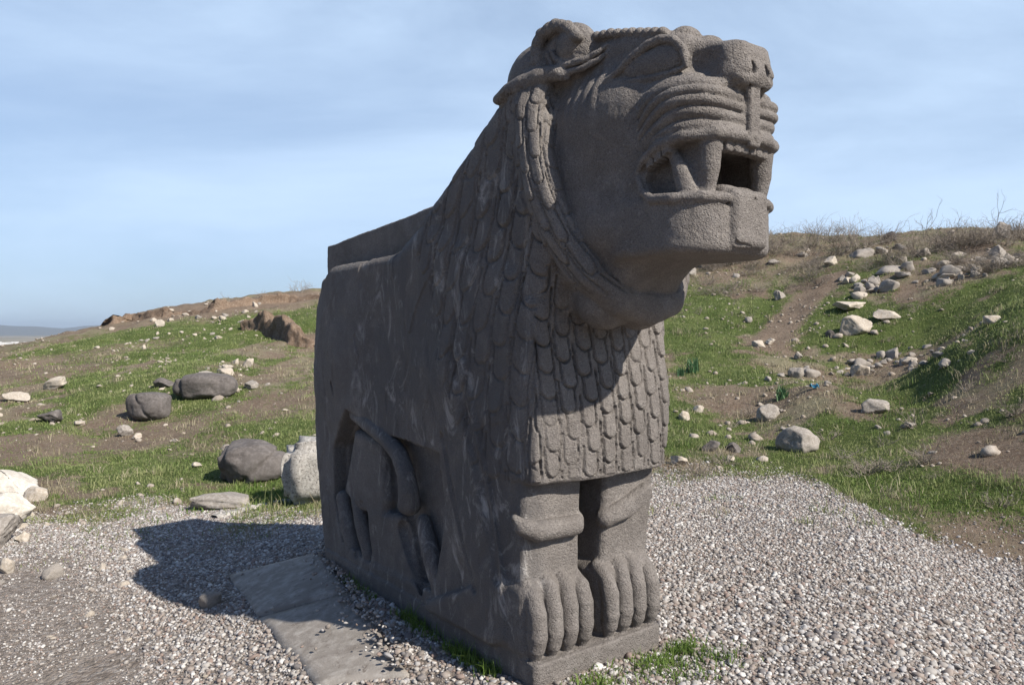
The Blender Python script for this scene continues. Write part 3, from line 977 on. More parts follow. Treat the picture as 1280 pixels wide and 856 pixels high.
PATH_W = [hit(*p)[:2] for p in ((1045, 345), (1010, 375), (980, 405), (958, 432))]
DIRT_SPOTS = []
for px, py, rad, k in ((1225, 562, 0.9, 1.0), (1290, 570, 0.9, 1.0), (900, 495, 1.2, .8), (20, 560, 1.8, .9), (40, 465, 3, .8), (10, 450, 3, .8), (150, 520, 1.2, .8), (190, 545, 1.6, .9),
                       (330, 510, 1.6, .7), (380, 500, 1.8, .7), (120, 395, 5, .8), (230, 385, 5, .9), (330, 375, 5, 1.0), (150, 440, 3, .6), 
                       (250, 560, 1.0, .5), (90, 570, 1.2, .6), (1120, 470, 1.2, .5), (1100, 358, 1.1, .7), (1180, 345, 1.3, .7), (1090, 456, .8, .7), (1150, 447, .9, .7), (1030, 470, .7, .6), (1000, 330, 1.2, .6), (900, 345, 1.2, .5), (1220, 330, 1.5, .6), (1060, 690, .5, .4), (1250, 680, .8, .8)):
    h = hit(px, py)
    DIRT_SPOTS.append((h[0], h[1], rad, k))

SLABS = [[hit(*q) for q in c] for c in (((285, 722), (322, 772), (436, 738), (400, 692)), ((324, 776), (404, 858), (512, 846), (438, 742)))]
SLAB_POLY = np.array([SLABS[0][0][:2], SLABS[1][1][:2], SLABS[1][2][:2], SLABS[0][3][:2]])
# polar sheet, dense in front of the camera, out to the horizon
A1 = np.linspace(-R(46), R(46), 900)
A2 = np.linspace(R(46), R(314), 160)[1:-1]
ANG = np.concatenate([A1, A2])
RAD = np.concatenate([[0.02], np.exp(np.linspace(math.log(0.4), math.log(70), 520)), np.exp(np.linspace(math.log(74), math.log(25000), 60))])
NA, NR = len(ANG), len(RAD)
TP = np.stack([np.sin(ANG)[None] * RAD[:, None], np.cos(ANG)[None] * RAD[:, None]], -1).reshape(-1, 2)
TZ = height(TP)
i, j = np.meshgrid(np.arange(NR - 1), np.arange(NA), indexing='ij')
a = i * NA + j; b = i * NA + (j + 1) % NA; c = (i + 1) * NA + (j + 1) % NA; d = (i + 1) * NA + j
TQ = np.stack([a, d, c, b], -1).reshape(-1, 4)
ground = mesh_np('ground', np.concatenate([TP, TZ[:, None]], 1), TQ, None)
tag(ground, kind='structure')


def green_amount(P):
    x, y = P[:, 0], P[:, 1]
    Q = np.stack([x, y, 0 * x], 1)
    r = np.hypot(x, y)
    n = fbm(Q * np.array([1, 0.7, 1]) + 40, 0.45, 4) + 0.35 * fbm(Q + 70, 2.1, 3)
    u = np.arctan2(x, y)
    base = np.where(u < -0.1, 0.58, 0.46)
    g = ss(-0.60, 0.45, 1.6 * n + base)
    g = g * (1 - dirt_amount(P)) * (1 - 0.97 * gravel_amount(P))
    g = g * (1 - 0.65 * ss(34, 44, r)) * (1 - 0.7 * ss(24, 29, r) * (u > 0.1))
    return g


AT = {'gravel': gravel_amount(TP), 'green': green_amount(TP), 'dirt': dirt_amount(TP)}
for k_, v_ in AT.items():
    at_ = ground.data.attributes.new(k_, 'FLOAT', 'POINT')
    at_.data.foreach_set('value', v_.astype(np.float32))


def ground_mat():
    m, n, l, b = new_mat('ground_soil')
    tc = n.new('ShaderNodeTexCoord').outputs['Object']

    def attr(nm):
        t = n.new('ShaderNodeAttribute'); t.attribute_name = nm
        return t.outputs['Fac']
    mid = n_noise(n, l, tc, 2.3, 8, 0.65, 0.3)
    fine = n_noise(n, l, tc, 17, 6, 0.7)
    vf = n_noise(n, l, tc, 70, 4, 0.7)
    soil = n_mix(n, l, n_range(n, l, mid, 0.3, 0.7), (0.150, 0.105, 0.075), (0.27, 0.205, 0.150))
    soil = n_mix(n, l, n_range(n, l, fine, 0.45, 0.75), soil, (0.34, 0.28, 0.22))
    soil = n_mix(n, l, n_range(n, l, vf, 0.35, 0.75, 0, 0.6), soil, (0.10, 0.07, 0.05))
    dry = n_mix(n, l, n_range(n, l, fine, 0.3, 0.7), (0.16, 0.145, 0.085), (0.30, 0.265, 0.180))
    soil = n_mix(n, l, n_math(n, l, 'MULTIPLY', n_range(n, l, n_noise(n, l, tc, 0.9, 7, 0.65), 0.45, 0.62), n_math(n, l, 'SUBTRACT', 1.0, attr('dirt'))), soil, dry)
    gr = n_mix(n, l, n_range(n, l, n_noise(n, l, tc, 1.4, 7, 0.65), 0.38, 0.64), (0.095, 0.132, 0.036), (0.175, 0.215, 0.070))
    gr = n_mix(n, l, n_range(n, l, vf, 0.3, 0.75, 0, 0.8), gr, (0.030, 0.040, 0.012))
    tuft = n_noise(n, l, tc, 5.5, 7, 0.72, 0.4)
    gf = n_math(n, l, 'ADD', attr('green'), n_math(n, l, 'MULTIPLY', n_math(n, l, 'SUBTRACT', fine, 0.5), 1.6))
    gf = n_math(n, l, 'ADD', gf, n_math(n, l, 'MULTIPLY', n_math(n, l, 'SUBTRACT', tuft, 0.5), 2.2))
    c = n_mix(n, l, n_range(n, l, gf, 0.38, 0.78), soil, gr)
    # gravel bed: grey brown grit with pale and dark chips
    vor = n.new('ShaderNodeTexVoronoi'); vor.inputs['Scale'].default_value = 34
    l.new(tc, vor.inputs['Vector'])
    sx = n.new('ShaderNodeSeparateColor'); l.new(vor.outputs['Color'], sx.inputs['Color'])
    peb = n.new('ShaderNodeValToRGB'); l.new(sx.outputs[0], peb.inputs['Fac'])
    e = peb.color_ramp.elements
    e[0].position = 0.0; e[0].color = (0.18, 0.155, 0.135, 1)
    e[1].position = 1.0; e[1].color = (0.46, 0.42, 0.38, 1)
    for p_, c_ in ((0.3, (0.22, 0.18, 0.15, 1)), (0.55, (0.32, 0.27, 0.235, 1)), (0.8, (0.36, 0.315, 0.28, 1))):
        q_ = e.new(p_); q_.color = c_
    grit = n_mix(n, l, n_range(n, l, vf, 0.35, 0.7, 0, 0.6), peb.outputs['Color'], (0.30, 0.255, 0.215))
    grit = n_mix(n, l, n_range(n, l, mid, 0.5, 0.7, 0, 0.55), grit, (0.36, 0.315, 0.27))
    gm = n_math(n, l, 'ADD', attr('gravel'), n_math(n, l, 'MULTIPLY', n_math(n, l, 'SUBTRACT', fine, 0.5), 0.9))
    gmask = n_range(n, l, gm, 0.40, 0.60)
    c = n_mix(n, l, gmask, c, grit)
    # far plain: dull fields
    geo = n.new('ShaderNodeNewGeometry')
    sp = n.new('ShaderNodeSeparateXYZ'); l.new(geo.outputs['Position'], sp.inputs['Vector'])
    far = n_range(n, l, sp.outputs['Z'], -20, -35)
    fields = n_mix(n, l, n_range(n, l, n_noise(n, l, tc, 0.004, 6, 0.7), 0.4, 0.6), (0.16, 0.15, 0.10), (0.30, 0.25, 0.19))
    c = n_mix(n, l, far, c, fields)
    l.new(c, b.inputs['Base Color'])
    b.inputs['Roughness'].default_value = 0.95
    b.inputs['Specular IOR Level'].default_value = 0.1
    h = n_math(n, l, 'ADD', n_math(n, l, 'MULTIPLY', fine, 1.0), n_math(n, l, 'MULTIPLY', vf, 0.5))
    h = n_math(n, l, 'ADD', h, n_math(n, l, 'MULTIPLY', vor.outputs['Distance'], n_math(n, l, 'MULTIPLY', gmask, -0.5)))
    l.new(n_bump(n, l, h, 0.9, 0.06), b.inputs['Normal'])
    return m


ground.data.materials.append(ground_mat())

# ------------------------------------------------------------------ stones: shared mesh builders
def ico(sub):
    bm = bmesh.new(); bmesh.ops.create_icosphere(bm, subdivisions=sub, radius=1.0)
    V = np.array([v.co[:] for v in bm.verts]); Fq = np.array([[v.index for v in f.verts] for f in bm.faces]); bm.free()
    return V, Fq


ICO1, ICO2, ICO4, ICO5 = ico(1), ico(2), ico(4), ico(5)


def rock_verts(seed, angular=0.7, rough=0.07, base=ICO4):
    g = np.random.default_rng(seed)
    V = base[0].copy()
    V *= (1 + 0.22 * fbm(V + seed * 3.7, 1.1, 2))[:, None]
    V *= g.uniform(0.75, 1.2, 3)
    for _ in range(int(16 * angular)):
        nrm = g.normal(size=3); nrm /= np.linalg.norm(nrm)
        dcut = g.uniform(0.42, 0.85)
        over = V @ nrm - dcut
        V -= np.where(over > 0, over * 0.97, 0)[:, None] * nrm
    V += base[0] * (rough * fbm(V + seed, 2.6, 4) + 0.02 * fbm(V + seed, 9, 2))[:, None]
    return V


M_LIME = stone_mat('limestone', (0.33, 0.275, 0.215), (0.47, 0.41, 0.34), (0.60, 0.555, 0.49), 3.0, spots=(0.20, 0.175, 0.145), bump=0.7, pit=0.5)
M_WHITE = stone_mat('white_limestone', (0.46, 0.41, 0.34), (0.60, 0.55, 0.48), (0.70, 0.66, 0.60), 3.0, spots=(0.24, 0.21, 0.18), spot_lo=0.66, spot_hi=0.72, bump=0.8, pit=0.5)
M_GREYR = stone_mat('grey_rock', (0.20, 0.175, 0.15), (0.32, 0.285, 0.25), (0.45, 0.415, 0.375), 3.0, spots=(0.12, 0.105, 0.09), bump=0.7, pit=0.6)
M_DARKR = stone_mat('dark_basalt_boulder', (0.090, 0.078, 0.072), (0.145, 0.128, 0.118), (0.20, 0.18, 0.168), 1.6, spots=(0.42, 0.39, 0.34), spot_lo=0.70, spot_hi=0.74, bump=0.45)
M_LICHEN = stone_mat('lichened_block', (0.30, 0.28, 0.25), (0.46, 0.42, 0.37), (0.62, 0.59, 0.54), 3.0, spots=(0.095, 0.085, 0.08), spot_lo=0.53, spot_hi=0.60, bump=0.6)
M_CONC = stone_mat('worn_paving', (0.19, 0.168, 0.145), (0.31, 0.28, 0.25), (0.42, 0.39, 0.355), 1.3, spots=(0.15, 0.125, 0.105), spot_lo=0.57, spot_hi=0.66, stain=(0.19, 0.165, 0.145), bump=0.35, pit=0.3)
M_EARTH = stone_mat('earth_bank_soil', (0.115, 0.078, 0.055), (0.20, 0.140, 0.098), (0.30, 0.235, 0.175), 1.2, spots=(0.44, 0.40, 0.34), spot_lo=0.63, spot_hi=0.67, bump=0.9)


def sink_z(x, y):
    return float(height(np.array([[x, y]]))[0])


ROCK_ID = [100]


def rock(name, px, py, wpx, hpx, mat, label, cat='rock', group=None, depth_ratio=0.8, angular=0.7, rz=None, bury=0.25, tilt=0.0, verts=None, base=ICO4):
    """a single stone whose foot is seen at photo pixel (px,py), wpx by hpx pixels large"""
    P = hit(px, py)
    dd = P[1]
    w = wpx / FPX * dd; h = hpx / FPX * dd
    ROCK_ID[0] += 1
    V = rock_verts(ROCK_ID[0], angular, base=base) if verts is None else verts.copy()
    ext = V.max(0) - V.min(0)
    V = (V - (V.max(0) + V.min(0)) / 2) / ext
    V = V * np.array([w, w * depth_ratio, h / (1 - bury)])
    V[:, 2] += (0.5 - bury) * h / (1 - bury)
    o = mesh_np(name, V, base[1], mat)
    yy = P[1] + w * depth_ratio * 0.3
    o.location = (P[0] * yy / P[1], yy, sink_z(P[0] * yy / P[1], yy))
    o.rotation_euler = (0, tilt, rz if rz is not None else float(rng.uniform(-0.35, 0.35)))
    tag(o, label, cat, group)
    return o


PROTO = {}


def small_rock(P, size, mat, label, group, name='rock'):
    """one of many small stones: copies of a few meshes"""
    key = (mat.name, int(rng.integers(0, 7)))
    if key not in PROTO:
        V = rock_verts(len(key[0]) * 3 + key[1] * 7, 0.9, base=ICO3)
        me = mesh_np(name, V, ICO3[1], mat)
        PROTO[key] = me
        o = me
    else:
        o = PROTO[key].copy(); COL.objects.link(o)
    s = size * np.array([1.0, rng.uniform(0.6, 1.0), rng.uniform(0.45, 0.8)]) * 0.5
    o.location = (P[0], P[1], P[2] + s[2] * 0.35)
    o.scale = s
    o.rotation_euler = (rng.uniform(-.3, .3), rng.uniform(-.3, .3), rng.uniform(0, 6.28))
    o.name = name
    tag(o, label, 'rock', group)
    return o


ICO3 = ico(3)

# ================================================================== NAMED STONES AND FRAGMENTS
# --- left field
def carved(seed, groove):
    V = rock_verts(seed, 0.10, 0.03, ICO5)
    V = V / np.abs(V).max(0)
    V = np.sign(V) * np.abs(V) ** 0.8
    for (nx, nz, off, wid, dep) in groove:
        s_ = V[:, 0] * nx + V[:, 2] * nz - off
        V *= (1 - dep * np.exp(-(s_ / wid) ** 2))[:, None]
    return V


rock('carved_boulder', 318, 603, 90, 48, M_DARKR, 'rounded dark basalt sculpture fragment with carved grooves beside the pale lichened block', 'stone fragment', None, 0.75, rz=0.15, bury=0.14,
     verts=carved(3, [(1, 0, -0.62, 0.07, 0.10), (0.8, -0.5, 0.28, 0.06, 0.10), (1, .1, -0.1, 0.03, 0.03)]), base=ICO5)
rock('long_block', 257, 501, 78, 31, M_DARKR, 'long dark basalt block lying on its side on the left slope below the pale rubble', 'stone block', None, 0.55, rz=0.1, bury=0.12,
     verts=carved(5, [(1, 0, -0.75, 0.05, 0.12), (1, .3, 0.2, .04, .04)]), base=ICO5)
rock('wedge_block', 188, 526, 54, 33, M_DARKR, 'grey brown basalt wedge with a slanting groove sunk in the left slope', 'stone block', None, 0.8, rz=-0.2, bury=0.15,
     verts=carved(9, [(0.9, 0.5, 0.05, 0.05, 0.12)]), base=ICO5)
rock('rock', 61, 530, 32, 15, M_DARKR, 'small blue grey basalt rock at the far left of the slope', 'rock', angular=1)
rock('flat_stone', 22, 504, 36, 12, M_LIME, 'flat white limestone slab lying at the left edge of the grass', 'stone slab', None, 0.5, 1.0, rz=0.1, bury=0.1)
rock('flat_stone', 70, 488, 30, 14, M_LIME, 'white limestone slab tilted up towards the right on the left slope', 'stone slab', None, 0.5, 1.0, rz=0.0, bury=0.1, tilt=-0.3)
rock('flat_stone', 313, 461, 18, 12, M_LIME, 'pale oblong stone lying aslant below the dug bank', 'stone slab', None, 0.4, 1.0, rz=0.0, bury=0.05, tilt=-0.45)
rock('rock', 156, 547, 20, 14, M_GREYR, 'tan round rock below the grey brown basalt wedge', 'rock')
rock('rock', 171, 550, 12, 7, M_LIME, 'pale pebble like stone touching the tan round rock', 'rock')
rock('rock', 219, 553, 10, 5, M_LIME, 'lone white stone in the grass between the carved boulder and the tan rock', 'rock')
rock('rock', 246, 585, 14, 6, M_LIME, 'white stone on the grass just left of the carved boulder', 'rock')
rock('rock', 99, 534, 13, 6, M_LIME, 'white stone between the blue grey rock and the basalt wedge', 'rock')
rock('rock', 293, 492, 14, 9, M_LIME, 'pinkish white stone at the right end of the long basalt block', 'rock')
rock('rock', 200, 409, 12, 9, M_LIME, 'upright white rock below the crest of the left hill', 'rock')
rock('rock', 73, 414, 15, 8, M_LIME, 'pale boulder on the skyline at the left end of the hill', 'rock')
rock('rock', 314, 487, 18, 10, M_GREYR, 'tan rock half buried right of the long basalt block', 'rock')
rock('rock', 205, 486, 24, 11, M_DARKR, 'low dark stone against the left end of the long basalt block', 'rock')
# broken slab and block next to the lion's back
bsl = rock('broken_slab', 283, 636, 82, 18, M_GREYR, 'flat grey broken slab lying in front of the carved boulder', 'stone slab', None, 0.55, 0.9, rz=-0.1, bury=0.08)
bm = bmesh.new()
bmesh.ops.create_cube(bm, size=1.0)
bmesh.ops.bevel(bm, geom=bm.edges[:], offset=0.16, segments=3, affect='EDGES')
bmesh.ops.subdivide_edges(bm, edges=bm.edges[:], cuts=5, use_grid_fill=True)
bmesh.ops.triangulate(bm, faces=bm.faces[:])
BLKV = np.array([v.co[:] for v in bm.verts]); BLKF = np.array([[v.index for v in f.verts] for f in bm.faces]); bm.free()


def block(name, P, size, rz, mat, label, cat, seed=1, rough=0.02, tilt=(0, 0), group=None):
    V = BLKV + BLKV * (rough * 4 * fbm(BLKV + seed, 1.5, 3) + rough * fbm(BLKV + seed, 6, 3))[:, None]
    V = V * np.array(size); V[:, 2] += size[2] * 0.5
    o = mesh_np(name, V, BLKF, mat)
    o.location = P; o.rotation_euler = (tilt[0], tilt[1], rz)
    return tag(o, label, cat, group)


P = hit(378, 632)
block('lichened_block', (P[0] + 0.14, P[1] + 0.34, sink_z(P[0], P[1]) - 0.06), (0.86, 0.70, 0.76), 0.12, M_LICHEN,
      'pale rough stone block spotted with dark lichen just behind the lion', 'stone block', 4, 0.035)
# --- white ledge at the left edge
rock('ledge_block', 14, 624, 78, 36, M_WHITE, 'upper white limestone block of the broken ledge at the left edge', 'stone block', None, 0.9, 1.1, rz=0.1, bury=0.1, base=ICO5)
rock('ledge_block', 4, 668, 62, 48, M_WHITE, 'middle white limestone block of the broken ledge at the left edge', 'stone block', None, 0.9, 1.1, rz=-0.2, bury=0.1, base=ICO5)
rock('ledge_block', -10, 688, 60, 40, M_GREYR, 'lowest greyish limestone block of the broken ledge at the left edge', 'stone block', None, 0.9, 1.1, rz=0.4, bury=0.1, base=ICO5)
rock('rock', 46, 627, 34, 18, M_LIME, 'tan stone leaning on the back corner of the white ledge block', 'rock', angular=0.9)
rock('rock', 8, 717, 22, 20, M_LIME, 'white stone on the gravel in front of the ledge block', 'rock', angular=1)
rock('rock', 28, 678, 18, 12, M_LIME, 'jagged white stone against the foot of the ledge block', 'rock', angular=1)

# --- worn paving slabs on the left of the lion (laid on the slope of the mound)
def paving(name, corners, label, th=0.11, n=14, seed=0):
    c = [np.array(q) for q in corners]
    top = []
    for i in range(n + 1):
        for j in range(n + 1):
            s, t = i / n, j / n
            p = (c[0] * (1 - s) + c[1] * s) * (1 - t) + (c[3] * (1 - s) + c[2] * s) * t
            w = 0.02 * vnoise(np.array([[p[0], p[1], seed]]), 3.0)[0]
            edge = min(s, 1 - s, t, 1 - t)
            q = p + np.array([w * (edge < .02), w * (edge < .02), 0.004 * vnoise(np.array([[p[0], p[1], seed]]), 2.0)[0] - (0.008 if edge < .01 else 0)])
            top.append(q)
    top = np.array(top); bot = top - np.array([0, 0, th])
    V = np.concatenate([top, bot]); m = (n + 1) ** 2
    Fs = []
    for i in range(n):
        for j in range(n):
            a_ = i * (n + 1) + j; b_ = (i + 1) * (n + 1) + j
            Fs.append((a_, b_, b_ + 1, a_ + 1)); Fs.append((m + a_, m + a_ + 1, m + b_ + 1, m + b_))
    ring = [i * (n + 1) for i in range(n)] + [n * (n + 1) + j for j in range(n)] + [i * (n + 1) + n for i in range(n, 0, -1)] + [j for j in range(n, 0, -1)]
    for a_, b_ in zip(ring, ring[1:] + ring[:1]):
        Fs.append((a_, a_ + m, b_ + m, b_))
    o = mesh_np(name, V, np.array(Fs)[:, ::-1], M_CONC)
    o.data.update()
    return tag(o, label, 'paving slab')


def on_mound(px, py, dz=0.050):
    p = hit(px, py)
    return np.array([p[0], p[1], p[2] + dz])


paving('paving_slab', [q + np.array([0, 0, 0.030]) for q in SLABS[0]], 'worn grey paving slab wholly in the shade of the lion next to its rear end', seed=1)
paving('paving_slab', [q + np.array([0, 0, 0.026]) for q in SLABS[1]], 'worn grey paving slab half in sunlight nearer the lion forelegs', seed=2)

# --- pale edging behind the lion: a low mortar rim
eg = [on_mound(*p, dz=0.0) for p in ((268, 648), (310, 637), (350, 629), (400, 622), (440, 618))]
NV = []; EF = []
prof = [(-0.09, -0.06), (-0.075, 0.015), (-0.03, 0.035), (0.03, 0.033), (0.075, 0.012), (0.09, -0.06)]
fine_eg = []
for a_, b_ in zip(eg[:-1], eg[1:]):
    for t in np.linspace(0, 1, 8, endpoint=False): fine_eg.append(a_ * (1 - t) + b_ * t)
fine_eg.append(eg[-1]); fine_eg = np.array(fine_eg)
fine_eg[:, 2] = height(fine_eg[:, :2])
for k_ in range(len(fine_eg)):
    t = fine_eg[min(k_ + 1, len(fine_eg) - 1)] - fine_eg[max(k_ - 1, 0)]
    s_ = np.array([-t[1], t[0], 0]); s_ /= np.linalg.norm(s_)
    for q in prof:
        NV.append(fine_eg[k_] + s_ * q[0] * (1 + .25 * math.sin(k_ * 1.7)) + np.array([0, 0, q[1] + 0.008 * math.sin(k_ * 2.3)]))
for k_ in range(len(fine_eg) - 1):
    for j_ in range(len(prof) - 1):
        a_ = k_ * len(prof) + j_
        EF.append((a_, a_ + 1, a_ + 1 + len(prof), a_ + len(prof)))
tag(mesh_np('stone_edging', NV, np.array(EF)[:, ::-1], M_LICHEN), 'low pale stone edging curving along the gravel behind the lion', 'edging')

# --- earth banks on the left hill
def bank(name, pts, h, mat, label, seed, thick=0.9):
    """a crumbling earth bank along ground points"""
    pts = np.array(pts); n = 90; rows = 14
    seg = np.linspace(0, len(pts) - 1, n)
    C_ = np.stack([np.interp(seg, np.arange(len(pts)), pts[:, k]) for k in range(2)], 1)
    V = []
    for k in range(n):
        t = C_[min(k + 1, n - 1)] - C_[max(k - 1, 0)]; s_ = np.array([t[1], -t[0]]); s_ /= np.linalg.norm(s_)
        if s_[1] > 0: s_ = -s_
        z0 = sink_z(*C_[k])
        taper = min(1.0, 4 * k / n, 4 * (n - 1 - k) / n)
        hh = h * (0.8 + 0.22 * float(vnoise(np.array([[k * .25, seed, 0]]))[0]) + 0.12 * float(vnoise(np.array([[k * .9, seed, 4]]))[0])) * (0.25 + 0.75 * taper)
        for r_ in range(rows):
            f = r_ / (rows - 1)
            if f < 0.6:
                off = 0.28 * thick * (1 - f / 0.6) ** 2; zz = -0.15 + (hh + 0.15) * f / 0.6
            else:
                off = -thick * (f - 0.6) / 0.4 * 1.4; zz = hh - (hh + 0.1) * ((f - 0.6) / 0.4) ** 2
            V.append((C_[k][0] + s_[0] * off, C_[k][1] + s_[1] * off, z0 + zz))
    V = np.array(V)
    V += np.stack([fbm(V + seed, 1.2, 3), fbm(V + seed + 9, 1.2, 3), 0.6 * fbm(V + seed + 21, 1.6, 4)], 1) * 0.10
    V += 0.05 * np.stack([fbm(V, 4.5, 3), fbm(V + 3, 4.5, 3), fbm(V + 6, 4.5, 3)], 1)
    Fs = []
    for k in range(n - 1):
        for r_ in range(rows - 1):
            a_ = k * rows + r_
            Fs.append((a_, a_ + 1, a_ + 1 + rows, a_ + rows))
    return tag(mesh_np(name, V, np.array(Fs), mat), label, 'earth bank')


bank('earth_bank', [hit(*p)[:2] for p in ((228, 392), (270, 388), (320, 382), (362, 378), (410, 374))], 0.5, M_EARTH, 'crumbling brown earth bank running along the crest of the left hill', 3)
bank('earth_bank', [hit(*p)[:2] for p in ((112, 409), (140, 405), (165, 401), (205, 397), (235, 393))], 0.42, M_EARTH, 'low stony brown bank at the left end of the hill crest', 13)
bank('earth_bank', [hit(*p)[:2] for p in ((300, 412), (325, 412), (345, 422), (366, 432), (395, 436))], 0.85, M_EARTH, 'dug earth bank topped with stones below the crest beside the lion', 23, 0.6)

# --- right slope: single stones one can point to
RS = [
    (998, 566, 54, 31, M_GREYR, 'large round grey boulder at the edge of the gravel right of the lion', 0.2),
    (1093, 519, 36, 17, M_GREYR, 'flat topped tan rock in the grass above the gravel', 0.9),
    (961, 526, 30, 19, M_GREYR, 'grey brown rock just up slope of the large round boulder', 0.7),
    (1069, 421, 36, 22, M_LIME, 'big white angular rock in front of the upper stone row', 1.0),
    (1106, 402, 34, 12, M_LIME, 'flat white slab lying below the upper stone row', 1.0),
    (1062, 391, 40, 9, M_LIME, 'long thin pale slab left of the flat white slab', 1.0),
    (1037, 423, 11, 9, M_DARKR, 'small blue grey stone left of the big white angular rock', 0.8),
    (995, 473, 20, 13, M_GREYR, 'round grey stone at the left end of the lower stone row', 0.6),
    (1075, 471, 22, 13, M_LIME, 'pale stone standing alone just below the lower stone row', 0.7),
    (998, 450, 11, 10, M_GREYR, 'tan stone standing on the slope above the round grey stone', 0.7),
    (873, 516, 14, 9, M_LIME, 'white stone next to the green plants by the lion chest', 0.8),
    (855, 525, 15, 11, M_LIME, 'white stone low on the slope touching the lion outline', 0.8),
    (948, 434, 16, 8, M_LIME, 'pale stone at the lower end of the footpath', 0.8),
    (963, 431, 13, 7, M_LIME, 'smaller pale stone right of the one at the foot of the path', 0.8),
    (974, 376, 16, 11, M_GREYR, 'angular grey rock left of the footpath', 0.8),
    (1037, 334, 20, 12, M_LIME, 'white rock among dry brush at the top of the footpath', 0.9),
    (1252, 300, 26, 20, M_GREYR, 'brown boulder on the skyline at the right', 0.8),
    (1112, 304, 18, 12, M_DARKR, 'small dark boulder on the skyline above the upper stone row', 0.7),
    (1128, 331, 11, 8, M_LIME, 'small white stone in dry brush above the upper stone row', 0.8),
    (1240, 406, 20, 11, M_LIME, 'pale rock on the rim of the near bank at the right', 0.9),
    (1136, 537, 20, 8, M_GREYR, 'low flat tan stone on the near bank', 0.9),
    (850, 583, 24, 12, M_LIME, 'pale stone at the gravel edge behind the lion chest', 0.9),
    (888, 565, 24, 13, M_DARKR, 'dark rock in the hollow by the gravel edge', 0.9),
    (916, 565, 20, 12, M_DARKR, 'second dark rock beside the one in the hollow', 0.9),
    (913, 578, 12, 8, M_LIME, 'small white stone in front of the two dark rocks', 0.9),
    (896, 308 + 10, 22, 10, M_LIME, 'pale rock in dry brush under the lion chin', 0.9),
    (862, 345, 18, 12, M_GREYR, 'grey rock on the upper slope close to the lion throat', 0.9),
]
for px, py, w, h, mt, lb, an in RS:
    rock('rock', px, py, w, h, mt, lb, 'rock', angular=an)

# rows and scatters of stones: individuals that nothing tells apart
def scatter_row(path, n, size, mats, label, group, spread, name='rock'):
    path = np.array(path, float)
    for k in range(n):
        s = rng.random() * (len(path) - 1); i = int(s); f = s - i
        p = path[i] * (1 - f) + path[i + 1] * f + rng.normal(size=2) * np.array(spread)
        P = hit(*p)
        if P[1] > 70: continue
        sz = size * math.exp(rng.normal() * 0.35) / FPX * P[1]
        small_rock(P, sz, mats[int(rng.integers(0, len(mats)))], label, group, name)


PALE, MIX = [M_LIME, M_LIME, M_GREYR], [M_LIME, M_GREYR, M_GREYR]
scatter_row([(1058, 356), (1085, 362), (1130, 352), (1180, 348), (1215, 340), (1290, 322)], 66, 17, MIX, 'weathered stone in the ruined upper row across the right slope', 'stones of the upper row', (6, 7))
scatter_row([(1005, 470), (1060, 462), (1110, 452), (1150, 448), (1210, 437)], 58, 13, MIX, 'weathered stone in the ruined lower row across the right slope', 'stones of the lower row', (7, 6))
scatter_row([(860, 420), (900, 480), (960, 500), (1040, 520), (1090, 500), (1200, 520), (1260, 540)], 24, 9, MIX, 'small stone scattered on the grass of the right slope', 'small stones on the right slope', (40, 28))
scatter_row([(870, 340), (950, 320), (1040, 318), (1150, 312), (1270, 302)], 20, 13, MIX, 'small rock among the dry brush on the right crest', 'rocks among the brush', (20, 10))
scatter_row([(255, 482), (270, 470), (290, 466)], 18, 12, PALE, 'pale stone heaped in the rubble above the long basalt block', 'rubble above the long block', (10, 6))
scatter_row([(115, 402), (160, 398), (220, 395), (260, 396), (325, 390)], 30, 8, PALE, 'pale stone strewn along the crest of the left hill', 'stones on the left crest', (10, 6))
scatter_row([(130, 440), (180, 428), (240, 420), (290, 414)], 28, 7, PALE, 'pale stone in the rubble band halfway up the left hill', 'stones of the rubble band', (14, 6))
scatter_row([(300, 404), (330, 396), (358, 400)], 14, 10, PALE, 'pale stone capping the dug bank beside the lion', 'stones on the dug bank', (6, 4))
scatter_row([(30, 540), (100, 500), (200, 460), (300, 440), (330, 540), (120, 560), (240, 530)], 36, 6, PALE, 'small pale stone scattered on the grassy left slope', 'small stones on the left slope', (36, 26))
scatter_row([(20, 640), (60, 760), (160, 720), (80, 840), (250, 800), (130, 690)], 24, 14, PALE, 'white stone chip lying on the trodden gravel left of the lion', 'stone chips on the gravel', (30, 20), 'stone_chip')

# ------------------------------------------------------------------ pebbles of the gravel
def pebble_cloud(name, base, P, S, mat):
    """P (n,3) places, S (n) radii -> one mesh of many pebbles"""
    n = len(P); bV, bF = base
    g = np.random.default_rng(len(P))
    th = g.uniform(0, 6.283, n); ax = g.uniform(0.75, 1.35, n); az = g.uniform(0.42, 0.8, n)
    W = bV[None] * np.stack([ax, 1 / ax ** .5, az], 1)[:, None, :]
    W = W * (1 + 0.13 * g.normal(size=(n, len(bV), 1)).clip(-1.6, 1.6))
    t1, t2 = g.normal(0, 0.35, n), g.normal(0, 0.35, n)
    x_, y_, z_ = W[..., 0], W[..., 1], W[..., 2]
    y2 = y_ * np.cos(t1)[:, None] - z_ * np.sin(t1)[:, None]; z2 = y_ * np.sin(t1)[:, None] + z_ * np.cos(t1)[:, None]
    x3 = x_ * np.cos(t2)[:, None] + z2 * np.sin(t2)[:, None]; z3 = -x_ * np.sin(t2)[:, None] + z2 * np.cos(t2)[:, None]
    c_, s_ = np.cos(th)[:, None], np.sin(th)[:, None]
    W = np.stack([x3 * c_ - y2 * s_, x3 * s_ + y2 * c_, z3], -1) * S[:, None, None] + P[:, None, :]
    Fq = (bF[None] + (np.arange(n) * len(bV))[:, None, None]).reshape(-1, 3)
    return tag(mesh_np(name, W.reshape(-1, 3), Fq, mat), kind='stuff')


